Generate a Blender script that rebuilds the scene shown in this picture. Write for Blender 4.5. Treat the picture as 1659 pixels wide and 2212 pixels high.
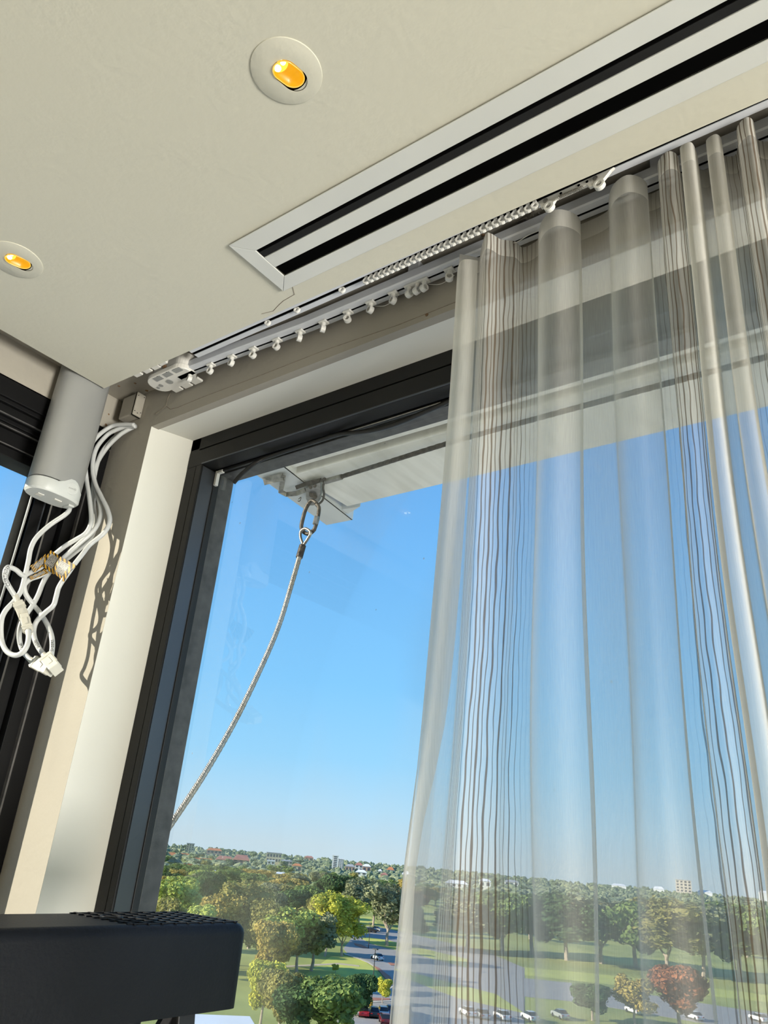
import bpy, bmesh, math, random
import numpy as np
from mathutils import Vector, Matrix

for o in list(bpy.data.objects):
    bpy.data.objects.remove(o)
SC = bpy.context.scene
COL = SC.collection
random.seed(7)
RNG = np.random.default_rng(11)

# ------------------------------------------------------------------ camera
U = 0.85          # one room unit: the ceiling stands this many metres above the lens
CZ = 1.65         # lens height above the floor (m)
FPX, YAW, PIT, ROLL = 1658.72, -0.675168, 0.415648, 0.0916937
IW, IH = 1659, 2212
_f = np.array([math.cos(PIT)*math.sin(YAW), math.cos(PIT)*math.cos(YAW), math.sin(PIT)])
_r0 = np.array([math.cos(YAW), -math.sin(YAW), 0.0]); _u0 = np.cross(_r0, _f)
_r = math.cos(ROLL)*_r0 + math.sin(ROLL)*_u0
_u = -math.sin(ROLL)*_r0 + math.cos(ROLL)*_u0
cd = bpy.data.cameras.new('camera'); cam = bpy.data.objects.new('camera', cd); COL.objects.link(cam)
cd.sensor_fit = 'VERTICAL'; cd.sensor_height = 36.0; cd.lens = 36.0*FPX/IH
cd.clip_start = 0.02; cd.clip_end = 6000
cam.matrix_world = Matrix(((_r[0], _u[0], -_f[0], 0), (_r[1], _u[1], -_f[1], 0), (_r[2], _u[2], -_f[2], CZ), (0, 0, 0, 1)))
SC.camera = cam

# ------------------------------------------------------------------ sky, sun, added fill light, exposure
w = bpy.data.worlds.new('sky'); SC.world = w; w.use_nodes = True
nt = w.node_tree; nt.nodes.clear()
tc = nt.nodes.new('ShaderNodeTexCoord'); sx = nt.nodes.new('ShaderNodeSeparateXYZ')
rp = nt.nodes.new('ShaderNodeValToRGB'); bg = nt.nodes.new('ShaderNodeBackground'); ow = nt.nodes.new('ShaderNodeOutputWorld')
nt.links.new(tc.outputs['Generated'], sx.inputs[0]); nt.links.new(sx.outputs['Z'], rp.inputs[0])
cr = rp.color_ramp
stops = [(0.0, (.56, .70, .80)), (0.045, (.45, .70, .90)), (0.10, (.32, .65, .95)), (0.19, (.235, .58, .96)),
         (0.37, (.17, .47, .90)), (0.7, (.075, .26, .68)), (1.0, (.05, .19, .58))]
while len(cr.elements) < len(stops): cr.elements.new(0.5)
for e, (p, c) in zip(cr.elements, stops): e.position = p; e.color = (*c, 1)
nt.links.new(rp.outputs[0], bg.inputs[0]); bg.inputs[1].default_value = 1.12
nt.links.new(bg.outputs[0], ow.inputs[0])

sd = bpy.data.lights.new('sun', 'SUN'); sun = bpy.data.objects.new('sun', sd); COL.objects.link(sun)
SUND = Vector((1.0, 1.25, -0.53)).normalized()
sun.rotation_euler = SUND.to_track_quat('-Z', 'Y').to_euler()
sd.energy = 8.2; sd.angle = math.radians(0.53); sd.color = (1.0, .90, .74)

def area(name, loc, aim, sx_, sy_, power, col):
    d = bpy.data.lights.new(name, 'AREA'); d.shape = 'RECTANGLE'; d.size = sx_; d.size_y = sy_
    d.energy = power; d.color = col
    o = bpy.data.objects.new(name, d); COL.objects.link(o); o.location = loc
    o.rotation_euler = (Vector(aim)-Vector(loc)).to_track_quat('-Z', 'Y').to_euler(); return o
# added soft fill low at the right, no window is built there
area('fill_right', (4.3, 0.05, 0.75), (-1.3, 0.2, 2.0), 1.3, 1.3, 315, (1.0, .97, .90))

cy = SC.cycles; cy.adaptive_threshold = 0.05; cy.adaptive_min_samples = 16; cy.max_bounces = 5; cy.diffuse_bounces = 2; cy.glossy_bounces = 2; cy.transmission_bounces = 4; cy.transparent_max_bounces = 32; cy.caustics_reflective = False; cy.caustics_refractive = False
vs = SC.view_settings
vs.view_transform = 'Standard'; vs.look = 'None'; vs.gamma = 1.0; vs.exposure = 0.0; vs.use_curve_mapping = False

# ------------------------------------------------------------------ helpers
def ray(px, py): return _f*FPX + (px-829.5)*_r - (py-1106.0)*_u
def onz(px, py, z): d = ray(px, py); return d*z/d[2]
def ony(px, py, y): d = ray(px, py); return d*y/d[1]
def onx(px, py, x): d = ray(px, py); return d*x/d[0]
def on_depth(px, py, k): d = ray(px, py); return d*k/FPX

class MB:
    def __init__(s): s.v = []; s.f = []; s.uv = None
    def add(s, vs, fs):
        n = len(s.v); s.v += [tuple(map(float, q)) for q in vs]; s.f += [tuple(i+n for i in q) for q in fs]; return s
    def box(s, a, b):
        x0, y0, z0 = [min(a[i], b[i]) for i in range(3)]; x1, y1, z1 = [max(a[i], b[i]) for i in range(3)]
        return s.add([(x0,y0,z0),(x1,y0,z0),(x1,y1,z0),(x0,y1,z0),(x0,y0,z1),(x1,y0,z1),(x1,y1,z1),(x0,y1,z1)],
                     [(0,3,2,1),(4,5,6,7),(0,1,5,4),(1,2,6,5),(2,3,7,6),(3,0,4,7)])
    def obox(s, c, ax, h):
        c = np.array(c, float); ax = [np.array(a, float) for a in ax]; vs = []
        for dz in (-1, 1):
            for dx, dy in ((-1,-1),(1,-1),(1,1),(-1,1)):
                vs.append(c + dx*h[0]*ax[0] + dy*h[1]*ax[1] + dz*h[2]*ax[2])
        return s.add(vs, [(0,3,2,1),(4,5,6,7),(0,1,5,4),(1,2,6,5),(2,3,7,6),(3,0,4,7)])
    def prism(s, poly, off):
        n = len(poly); off = np.array(off, float); a = [np.array(q, float) for q in poly]
        return s.add(a + [q+off for q in a], [tuple(range(n))[::-1], tuple(range(n, 2*n))] + [(i, (i+1) % n, n+(i+1) % n, n+i) for i in range(n)])
    def loft(s, rings, close=True, caps=True):
        m = len(rings[0]); vs = [q for r in rings for q in r]; fs = []
        for i in range(len(rings)-1):
            for j in range(m if close else m-1):
                k = (j+1) % m; fs.append((i*m+j, i*m+k, (i+1)*m+k, (i+1)*m+j))
        if caps and close:
            fs.append(tuple(range(m))[::-1]); fs.append(tuple((len(rings)-1)*m+j for j in range(m)))
        return s.add(vs, fs)
    def tube(s, pts, r, seg=8, caps=True):
        P = [np.array(p, float) for p in pts]; n = len(P); rr = r if hasattr(r, '__len__') else [r]*n
        rings = []; up = None
        for i in range(n):
            t = P[min(i+1, n-1)] - P[max(i-1, 0)]; t = t/(np.linalg.norm(t)+1e-12)
            if up is None:
                up = np.array([0, 0, 1.0]) if abs(t[2]) < .9 else np.array([1.0, 0, 0])
            a = np.cross(t, up); a /= np.linalg.norm(a)+1e-12; b = np.cross(a, t); up = b
            rings.append([P[i] + rr[i]*(math.cos(2*math.pi*k/seg)*a + math.sin(2*math.pi*k/seg)*b) for k in range(seg)])
        return s.loft(rings, True, caps)
    def disc(s, c, n, r, seg=20, h=0.0):
        c = np.array(c, float); n = np.array(n, float); n /= np.linalg.norm(n)
        return s.tube([c, c+n*h], r, seg)

def spline(pts, n=6):
    P = [np.array(p, float) for p in pts]; out = []
    for i in range(len(P)-1):
        p0, p1, p2, p3 = P[max(i-1, 0)], P[i], P[i+1], P[min(i+2, len(P)-1)]
        for k in range(n):
            t = k/n
            out.append(.5*((2*p1)+(-p0+p2)*t+(2*p0-5*p1+4*p2-p3)*t*t+(-p0+3*p1-3*p2+p3)*t**3))
    out.append(P[-1]); return out

ORG = {}
def tag(o, label=None, cat=None, group=None, kind=None):
    if label: o['label'] = label
    if cat: o['category'] = cat
    if group: o['group'] = group
    if kind: o['kind'] = kind
    return o
def empty(name, p, label, cat, group=None, s=U):
    o = bpy.data.objects.new(name, None); COL.objects.link(o); o.empty_display_size = .05
    loc = np.array(p, float)*s + np.array([0, 0, CZ]); o.location = loc; ORG[o.name] = loc
    return tag(o, label, cat, group)
def mk(name, mb, mat, parent=None, s=U, smooth=False, bevel=0, bseg=2, origin=None):
    V = np.array(mb.v, float)*s + np.array([0, 0, CZ])
    org = (V.min(0)+V.max(0))/2 if parent is not None else np.array([*((V.min(0)+V.max(0))/2)[:2], V[:, 2].min()])
    if origin is not None: org = np.array(origin, float)*s + np.array([0, 0, CZ])
    me = bpy.data.meshes.new(name); me.from_pydata([tuple(q) for q in (V-org)], [], mb.f); me.update()
    if isinstance(mat, (list, tuple)):
        for m in mat: me.materials.append(m)
    else: me.materials.append(mat)
    bm = bmesh.new(); bm.from_mesh(me); bmesh.ops.recalc_face_normals(bm, faces=bm.faces); bm.to_mesh(me); bm.free()
    if smooth:
        for p in me.polygons: p.use_smooth = True
    o = bpy.data.objects.new(name, me); COL.objects.link(o); ORG[o.name] = org
    if parent is not None:
        o.parent = parent; o.location = org - ORG[parent.name]
    else: o.location = org
    if bevel:
        m = o.modifiers.new('bevel', 'BEVEL'); m.width = bevel; m.segments = bseg; m.limit_method = 'ANGLE'; m.angle_limit = math.radians(40)
    return o
def auto_smooth(o, deg=40):
    me = o.data; bm = bmesh.new(); bm.from_mesh(me)
    for f in bm.faces: f.smooth = True
    for e in bm.edges:
        if len(e.link_faces) == 2 and e.calc_face_angle(0) > math.radians(deg): e.smooth = False
    bm.to_mesh(me); bm.free(); return o

# ------------------------------------------------------------------ materials
MATS = {}
def mat(name, col, rough=.6, metal=0, var=.06, scale=6.0, bump=0.0, bscale=60.0, spec=.5, stretch=None, col2=None, thr=None):
    m = bpy.data.materials.new(name); m.use_nodes = True; n = m.node_tree.nodes; l = m.node_tree.links
    b = n['Principled BSDF']; b.inputs['Roughness'].default_value = rough; b.inputs['Metallic'].default_value = metal
    b.inputs['Specular IOR Level'].default_value = spec
    t = n.new('ShaderNodeTexCoord'); mp = n.new('ShaderNodeMapping'); l.new(t.outputs['Object'], mp.inputs[0])
    if stretch: mp.inputs['Scale'].default_value = stretch
    no = n.new('ShaderNodeTexNoise'); no.inputs['Scale'].default_value = scale; no.inputs['Detail'].default_value = 2
    l.new(mp.outputs[0], no.inputs['Vector'])
    r = n.new('ShaderNodeValToRGB'); l.new(no.outputs['Fac'], r.inputs[0])
    c2 = col2 or tuple(c*(1-2*var) for c in col)
    r.color_ramp.elements[0].position = .3 if thr is None else thr[0]; r.color_ramp.elements[1].position = .7 if thr is None else thr[1]
    r.color_ramp.elements[0].color = (*c2, 1); r.color_ramp.elements[1].color = (*col, 1)
    l.new(r.outputs[0], b.inputs['Base Color'])
    if bump:
        n2 = n.new('ShaderNodeTexNoise'); n2.inputs['Scale'].default_value = bscale; n2.inputs['Detail'].default_value = 2
        l.new(mp.outputs[0], n2.inputs['Vector'])
        bp = n.new('ShaderNodeBump'); bp.inputs['Strength'].default_value = bump; bp.inputs['Distance'].default_value = .01
        l.new(n2.outputs['Fac'], bp.inputs['Height']); l.new(bp.outputs[0], b.inputs['Normal'])
    MATS[name] = m; return m
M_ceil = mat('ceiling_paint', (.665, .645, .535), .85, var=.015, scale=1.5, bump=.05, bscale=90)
M_wall = mat('wall_paint', (.41, .38, .32), .8, var=.05, scale=3, bump=.08, bscale=60)  # toned below the cream reveal, so shade is partly in the colour
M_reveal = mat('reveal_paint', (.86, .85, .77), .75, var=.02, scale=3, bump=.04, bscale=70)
M_floor = mat('floor_boards', (.76, .71, .62), .6, var=.12, scale=3, stretch=(1, 12, 1))
M_black = mat('black_aluminium', (.013, .0125, .0115), .5, .0, var=.12, scale=4, bump=.02, bscale=300, spec=.3)
M_jet = mat('jet_black_aluminium', (.006, .006, .0065), .55, .0, var=.12, scale=4, spec=.15)
M_blue = mat('sky_tinted_side', (.10, .11, .125), .30, .5, var=.1, scale=4)
M_outer = mat('dusty_outer_frame', (.125, .12, .118), .5, .2, var=.2, scale=40, bump=.05, bscale=200)
M_rub = mat('rubber_gasket', (.012, .012, .012), .5, var=.1)
M_white = mat('white_metal', (.70, .71, .67), .5, var=.03, scale=5)
M_track = mat('white_aluminium_track', (.72, .74, .78), .35, .1, var=.03, scale=8)
M_plast = mat('white_plastic', (.80, .78, .72), .4, var=.03, scale=20)
M_nylon = mat('translucent_nylon', (.82, .81, .76), .35, var=.03, scale=30)
M_dark = mat('dark_slot', (.003, .003, .003), .8, var=.1, spec=.0)
M_motor = mat('grey_motor_shell', (.33, .335, .325), .38, .15, var=.02, scale=3)
M_cap = mat('pale_motor_cap', (.60, .62, .60), .4, var=.02)
M_cable = mat('white_cable', (.60, .615, .61), .38, var=.03, scale=30)
M_plug = mat('ivory_plug', (.62, .60, .52), .45, var=.04, scale=40)
M_ink = mat('black_ink', (.012, .012, .014), .6, var=.1)
M_screw = mat('rusty_screw', (.32, .19, .10), .5, .5, var=.2, scale=200)
M_steel = mat('weathered_steel', (.36, .34, .30), .42, .85, var=.25, scale=60, bump=.1, bscale=120)
M_dsteel = mat('dark_rusty_steel', (.10, .085, .07), .55, .6, var=.35, scale=90, bump=.2, bscale=160)
M_wire = mat('galvanised_wire', (.42, .39, .34), .45, .6, var=.15, scale=90)
M_beam = mat('white_painted_awning', (.92, .89, .79), .6, var=.10, scale=3, stretch=(9, 1, 1), bump=.05, bscale=40, col2=(.80, .77, .67), thr=(.30, .58))
M_ladder = mat('black_ladder_plastic', (.006, .0068, .009), .5, var=.2, scale=9, bump=.06, bscale=220, spec=.18)
M_ladm = mat('ladder_dark_metal', (.02, .02, .022), .5, .4, var=.2)
M_stain = mat('brown_stain', (.28, .17, .09), .9, var=.3, scale=300)
M_crack = mat('hairline_crack', (.30, .26, .20), .9, var=.2, scale=100)
M_pink = mat('putty_white', (.75, .75, .72), .5, var=.05)

def glass_mat():
    m = bpy.data.materials.new('window_glass'); m.use_nodes = True; n = m.node_tree.nodes; l = m.node_tree.links; n.clear()
    o = n.new('ShaderNodeOutputMaterial'); tr = n.new('ShaderNodeBsdfTransparent'); tr.inputs[0].default_value = (.965, .98, .975, 1)
    gl = n.new('ShaderNodeBsdfGlossy'); gl.inputs['Roughness'].default_value = .01
    fr = n.new('ShaderNodeFresnel'); fr.inputs[0].default_value = 1.45
    mx = n.new('ShaderNodeMixShader'); ml = n.new('ShaderNodeMath'); ml.operation = 'MULTIPLY'; ml.inputs[1].default_value = .10
    l.new(fr.outputs[0], ml.inputs[0]); l.new(ml.outputs[0], mx.inputs[0]); l.new(tr.outputs[0], mx.inputs[1]); l.new(gl.outputs[0], mx.inputs[2])
    # dirt: faint streaky film and specks
    tc = n.new('ShaderNodeTexCoord'); mp = n.new('ShaderNodeMapping'); mp.inputs['Scale'].default_value = (3, 3, .8)
    l.new(tc.outputs['Object'], mp.inputs[0])
    a = n.new('ShaderNodeTexNoise'); a.inputs['Scale'].default_value = 2.2; a.inputs['Detail'].default_value = 1; l.new(mp.outputs[0], a.inputs['Vector'])
    ra = n.new('ShaderNodeMapRange'); ra.inputs[1].default_value = .52; ra.inputs[2].default_value = .85; ra.inputs[3].default_value = 0; ra.inputs[4].default_value = .10
    l.new(a.outputs['Fac'], ra.inputs[0])
    v = n.new('ShaderNodeTexVoronoi'); v.inputs['Scale'].default_value = 16; l.new(tc.outputs['Object'], v.inputs['Vector'])
    rv = n.new('ShaderNodeMapRange'); rv.inputs[1].default_value = .035; rv.inputs[2].default_value = .02; rv.inputs[3].default_value = 0; rv.inputs[4].default_value = .5
    l.new(v.outputs['Distance'], rv.inputs[0])
    ad = n.new('ShaderNodeMath'); ad.operation = 'ADD'; ad.use_clamp = True; l.new(ra.outputs[0], ad.inputs[0]); l.new(rv.outputs[0], ad.inputs[1])
    df = n.new('ShaderNodeBsdfDiffuse'); df.inputs[0].default_value = (.5, .5, .47, 1)
    tl = n.new('ShaderNodeBsdfTranslucent'); tl.inputs[0].default_value = (.55, .55, .5, 1)
    d2 = n.new('ShaderNodeMixShader'); l.new(df.outputs[0], d2.inputs[1]); l.new(tl.outputs[0], d2.inputs[2])
    m2 = n.new('ShaderNodeMixShader'); l.new(ad.outputs[0], m2.inputs[0]); l.new(mx.outputs[0], m2.inputs[1]); l.new(d2.outputs[0], m2.inputs[2])
    l.new(m2.outputs[0], o.inputs[0]); return m
M_glass = glass_mat()

# ------------------------------------------------------------------ room shell
XW, YW, ZS = -1.700, 0.9562, 1.05           # left wall, front wall, recess soffit (room units)
Q = 1.075                                   # face of the front window frame
FLZ = -CZ/U; XR, YB = 5.4, -5.4
def structure(name, mb, m, **k):
    o = mk(name, mb, m, **k); tag(o, kind='structure'); return o
# ceiling: stops short of the walls, the gap is the curtain recess
c_edge = [(-1.6055, YB), (-1.6053, .8427), (-1.0, .8515), (-.0796, .8658), (1.2, .885), (XR, .90), (XR, YB)]
# hole-free slab, 22 mm thick
mb = MB()
_bm = bmesh.new(); _ed = []
for _lp in [c_edge] + [[(cx+.030*math.cos(2*math.pi*k/32), cy+.030*math.sin(2*math.pi*k/32)) for k in range(32)] for cx, cy in ((-.6228, .4650), (-1.3530, .4640))]:
    _v = [_bm.verts.new((x, y, 1.0)) for x, y in _lp]; _ed += [_bm.edges.new((_v[i], _v[(i+1) % len(_v)])) for i in range(len(_v))]
bmesh.ops.triangle_fill(_bm, use_beauty=True, use_dissolve=False, edges=_ed); _bm.verts.index_update()
mb.add([tuple(v.co) for v in _bm.verts], [tuple(v.index for v in f.verts) for f in _bm.faces]); _bm.free()
mb.loft([[(x, y, z) for x, y in c_edge] for z in (1.0, 1.028)], True, False)      # edge of the slab
ceil = structure('ceiling', mb, M_ceil); tag(ceil, 'flat off-white plasterboard ceiling above the window corner', 'ceiling')
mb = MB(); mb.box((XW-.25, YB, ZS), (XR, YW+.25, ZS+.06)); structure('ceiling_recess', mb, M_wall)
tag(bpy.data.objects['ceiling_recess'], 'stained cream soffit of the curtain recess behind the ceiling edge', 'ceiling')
mb = MB(); mb.box((XW-.25, YB, FLZ-.1), (XR, YW+.4, FLZ)); fl = structure('floor', mb, M_floor); tag(fl, 'pale timber floor of the room', 'floor')
mb = MB(); mb.box((XW-.25, YB-.1, FLZ), (XR, YB, ZS)); o = structure('wall_back', mb, M_ceil); tag(o, 'plain back wall of the room', 'wall')
mb = MB(); mb.box((XR, YB, FLZ), (XR+.1, YW+.25, ZS)); o = structure('wall_right', mb, M_ceil); tag(o, 'plain right wall of the room', 'wall')
# front wall: strip beside the corner, band over the window, band under it, splayed reveal
XJ0, XJ1 = -1.5405, -1.524; ZH0, ZH1 = .931, .945; XE = 2.6; ZB = FLZ+.12
wf = empty('wall_front', (0, YW, FLZ), 'cream plaster wall around the big front window, cracked near the corner', 'wall'); tag(wf, kind='structure')
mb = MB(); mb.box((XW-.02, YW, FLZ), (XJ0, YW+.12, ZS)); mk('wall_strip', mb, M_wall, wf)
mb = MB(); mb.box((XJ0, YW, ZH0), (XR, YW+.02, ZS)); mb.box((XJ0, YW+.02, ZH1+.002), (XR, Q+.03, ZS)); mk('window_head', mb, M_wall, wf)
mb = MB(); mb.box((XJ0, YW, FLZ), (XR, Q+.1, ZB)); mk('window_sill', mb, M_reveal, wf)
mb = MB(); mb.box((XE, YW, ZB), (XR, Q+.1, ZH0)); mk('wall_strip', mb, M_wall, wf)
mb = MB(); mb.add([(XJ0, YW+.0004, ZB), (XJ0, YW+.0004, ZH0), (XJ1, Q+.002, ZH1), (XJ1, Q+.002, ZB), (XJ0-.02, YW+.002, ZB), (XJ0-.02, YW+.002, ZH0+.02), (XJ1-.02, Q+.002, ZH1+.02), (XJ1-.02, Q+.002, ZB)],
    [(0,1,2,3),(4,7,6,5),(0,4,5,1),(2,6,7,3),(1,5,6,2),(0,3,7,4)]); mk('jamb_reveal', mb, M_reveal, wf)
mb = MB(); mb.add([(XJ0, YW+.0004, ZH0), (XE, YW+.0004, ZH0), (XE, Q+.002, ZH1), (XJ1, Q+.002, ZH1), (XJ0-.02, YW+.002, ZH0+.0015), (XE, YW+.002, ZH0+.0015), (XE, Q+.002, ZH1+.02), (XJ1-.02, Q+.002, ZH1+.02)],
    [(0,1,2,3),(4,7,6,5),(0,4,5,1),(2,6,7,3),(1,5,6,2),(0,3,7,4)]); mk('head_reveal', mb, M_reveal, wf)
# hairline cracks in the plaster
def crack(pts, parent, rad=.0008):
    mb = MB(); mb.tube(pts, rad, 4); return mk('crack', mb, M_crack, parent)
crack([ony(px, py, YW-.0003) for px, py in ((371, 832), (369, 848), (362, 862), (359, 876), (345, 888), (335, 895))], wf)
crack([ony(px, py, YW-.0003) for px, py in ((360, 878), (368, 884), (385, 880), (396, 875), (440, 857), (560, 812), (700, 757), (860, 702), (990, 650))], wf)
crack([np.array(onx(px, py, XJ0-.002+.014*t))+np.array([.003,0,0]) for (px, py), t in (((335, 908), .05), ((345, 916), .2), ((357, 923), .35), ((372, 929), .5), ((383, 938), .7), ((398, 944), .9))], wf)
crack([onz(px, py, .9997) for px, py in ((632, 620), (636, 636), (612, 650), (603, 658), (590, 672), (565, 678))], ceil)
mb = MB(); mb.disc(ony(922, 680, YW-.0004), (0, -1, 0), .0035, 10, .0006); mk('chip', mb, M_stain, wf)

# left wall: band over the window, band below, unseen far pier added to keep sun off the curtain
wl = empty('wall_left', (XW, 0, FLZ), 'cream wall around the left window, stained above the black frame', 'wall'); tag(wl, kind='structure')
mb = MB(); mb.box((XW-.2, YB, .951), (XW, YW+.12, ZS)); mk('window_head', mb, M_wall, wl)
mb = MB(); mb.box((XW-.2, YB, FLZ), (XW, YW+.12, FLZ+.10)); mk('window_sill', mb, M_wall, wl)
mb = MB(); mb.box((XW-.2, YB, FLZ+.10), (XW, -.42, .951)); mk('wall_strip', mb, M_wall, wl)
# screw holes and stains on the recess soffit and the wall beside the motor
def stain(p, n, r, m=M_stain, parent=None, name='screw_hole'):
    p = np.array(p, float); n = np.array(n, float); mb = MB(); mb.tube([p, p+n*.0012], [r, r*.55], 10); return mk(name, mb, m, parent)
rec = bpy.data.objects['ceiling_recess']
for px, py, r in ((257, 834, .0035), (292, 828, .0035), (317, 844, .0045), (487, 733, .005), (496, 740, .005), (414, 763, .002), (452, 758, .0025), (1044, 508, .004)):
    stain(onz(px, py, ZS-.0002), (0, 0, -1), r, parent=rec)
for px, py, r in ((219, 878, .006), (217, 865, .002), (235, 895, .0025), (229, 918, .004)):
    stain(onx(px, py, XW+.0002), (1, 0, 0), r, parent=wl)

# ------------------------------------------------------------------ front window
XI = -1.465; ZI = .860; XRI = 2.5; ZBI = ZB+.10
w1 = empty('window_1', (XI, Q, ZB), 'tall black-framed front window with a view over the park', 'window'); tag(w1, kind='structure')
# subframe (against the plaster) and sash frame, a shadow groove between them
G = .0022
def member(name, a, b, m, parent=w1, bevel=.0012):
    mb = MB(); mb.box(a, b); return mk(name, mb, m, parent, bevel=bevel)
member('subframe_stile', (XJ1, Q, ZB), (-1.486-G, 1.16, ZI+.085), M_black)
member('frame_stile', (-1.486, Q-.001, ZB), (XI, 1.122, ZI), M_black)
member('subframe_head', (XJ1, Q, .908+G), (XE, 1.16, ZH1), M_black)
member('frame_head', (XJ1+.001, Q-.001, ZI), (XE, 1.115, .908-G), M_black)
member('groove_filler', (XJ1+.002, Q+.006, ZI+.01), (XE-.01, 1.15, ZH1-.004), M_dark)
member('groove_filler', (XJ1+.002, Q+.006, ZB), (XI-.004, 1.15, ZI), M_dark)
# inner side of the stile, sky reflection tinted into its blue-grey
mb = MB(); mb.box((XI-.002, Q+.004, ZB), (XI+.0012, 1.120, ZI-.003)); mk('stile_side', mb, M_blue, w1)
# bead line on the head
member('head_bead', (XI, Q-.0025, ZI+.0005), (XE, Q+.004, ZI+.0035), M_blue, bevel=0)
# outer frame beyond the glass
member('outer_stile', (XI-.05, 1.138, ZB), (XI+.002, 1.184, ZI+.05), M_outer)
member('outer_head', (XI-.05, 1.138, ZI-.002), (XE, 1.185, ZI+.06), M_outer)
member('outer_sill', (XI-.05, 1.08, ZB), (XE, 1.185, ZB+.06), M_outer)
# glazing gaskets
member('glazing_gasket', (XI-.004, 1.119, ZB), (XI+.0045, 1.137, ZI), M_rub, bevel=.001)
member('glazing_gasket', (XI, 1.119, ZI-.006), (XE, 1.126, ZI+.002), M_rub, bevel=.001)
mb = MB(); mb.box((XI-.01, 1.1275, ZB), (XE, 1.1345, ZI+.01)); mk('pane', mb, M_glass, w1)
member('mullion', (1.15, Q, ZB), (1.23, 1.18, ZH1), M_black)
# putty-white glazing block in the top corner
mb = MB(); mb.box((XI+.0045, 1.117, ZI-.042), (XI+.013, 1.1270, ZI-.001)); mb.box((XI+.013, 1.117, ZI-.009), (XI+.03, 1.1265, ZI-.001)); mk('glazing_block', mb, M_pink, w1, bevel=.001)
# loose rubber gasket sagging from the head
gp = [(505, 1043), (520, 1026), (535, 1013), (552, 1000), (572, 990), (610, 977), (644, 966), (690, 951), (731, 938), (775, 934), (817, 927), (860, 914), (904, 896), (950, 876), (991, 857), (1040, 838)]
gy = [1.10]*4 + [1.112]*12
mb = MB(); P = spline([ony(a, b, y) for (a, b), y in zip(gp, gy)], 5); mb.tube(P, [.0052]*len(P), 8)
go = mk('loose_gasket', mb, M_rub, smooth=True); tag(go, 'black rubber glazing gasket hanging loose below the front window head', 'gasket')
mb = MB(); P = [ony(a, b, 1.1135) for a, b in ((745, 934), (830, 908), (905, 884), (952, 869))]; mb.tube(P, .0012, 6); mk('slit_highlight', mb, M_wire, go)  # pale tube stands in for the highlight along the glazing slit

# ------------------------------------------------------------------ left window
w2 = empty('window_2', (XW, .8, FLZ+.1), 'black-framed left window with a stepped sliding head', 'window'); tag(w2, kind='structure')
YE = -.42
def lz(z, x): return z*x/XW
steps = [(.9513, .9046, -1.700), (.9046, .8904, -1.708), (.8904, .8633, -1.720), (.8633, .8449, -1.738), (.8449, .8352, -1.745), (.8352, .7912, -1.762), (.7912, .7657, -1.772)]
for z1, z0, x in steps:
    mb = MB(); mb.box((-1.84, YE, lz(z0, x)), (x, .955, lz(z1, x)+.004)); mk('head_step', mb, M_jet, w2, bevel=.0012)
for z, x in ((.8640, -1.7195), (.8356, -1.744), (.7930, -1.761)):
    mb = MB(); mb.box((x-.004, YE, lz(z, x)-.0012), (x+.0012, .95, lz(z, x)+.0012)); mk('track_lip', mb, M_outer, w2)
zt = .90
for y1, y0, x in ((.955, .921, -1.702), (.917, .888, -1.712), (.884, .858, -1.728), (.855, .828, -1.762)):
    mb = MB(); mb.box((-1.84, y0, FLZ+.1), (x, y1, zt)); mk('stile', mb, M_jet, w2, bevel=.0012)
mb = MB(); mb.box((-1.84, .828, FLZ+.1), (-1.765, .95, zt)); mk('stile_core', mb, M_dark, w2)
for y, x in ((.8545, -1.7605), (.8215, -1.768)):
    mb = MB(); mb.box((x-.004, y-.0018, FLZ+.1), (x+.001, y+.0018, .80)); mk('edge_strip', mb, M_blue if y > .83 else M_motor, w2)
mb = MB(); mb.box((-1.7125, .9155, FLZ+.1), (-1.7005, .9195, zt)); mk('edge_strip', mb, M_outer, w2)
mb = MB(); mb.box((-1.80, YE, FLZ+.1), (-1.793, .84, .83)); mk('pane', mb, M_glass, w2)
mb = MB(); mb.box((-1.84, YE, FLZ+.1), (XW, .95, FLZ+.16)); mk('sill_rail', mb, M_jet, w2)
mb = MB(); mb.box((-1.84, YE, FLZ+.1), (-1.71, YE+.08, .90)); mk('stile', mb, M_jet, w2)

# ------------------------------------------------------------------ recessed downlights
def emis(name, col, st):
    m = bpy.data.materials.new(name); m.use_nodes = True; n = m.node_tree.nodes; l = m.node_tree.links
    b = n['Principled BSDF']; b.inputs['Base Color'].default_value = (*[c*.15 for c in col], 1); b.inputs['Roughness'].default_value = .35; b.inputs['Metallic'].default_value = .0
    t = n.new('ShaderNodeTexCoord'); no = n.new('ShaderNodeTexNoise'); no.inputs['Scale'].default_value = 40
    mp = n.new('ShaderNodeMapping'); mp.inputs['Scale'].default_value = (1, 6, 1); l.new(t.outputs['Object'], mp.inputs[0]); l.new(mp.outputs[0], no.inputs['Vector'])
    r = n.new('ShaderNodeValToRGB'); r.color_ramp.elements[0].color = (*[c*.75 for c in col], 1); r.color_ramp.elements[1].color = (*col, 1)
    l.new(no.outputs['Fac'], r.inputs[0]); l.new(r.outputs[0], b.inputs['Emission Color']); b.inputs['Emission Strength'].default_value = st
    return m
M_gold = emis('glowing_gold_reflector', (1.0, .44, .004), .95)
M_goldrim = emis('glowing_gold_rim', (1.0, .62, .10), 1.0)
M_led = emis('led_spot', (1.0, .85, .45), 9.0)
M_halo = emis('led_glow', (1.0, .70, .06), 1.5)
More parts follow.
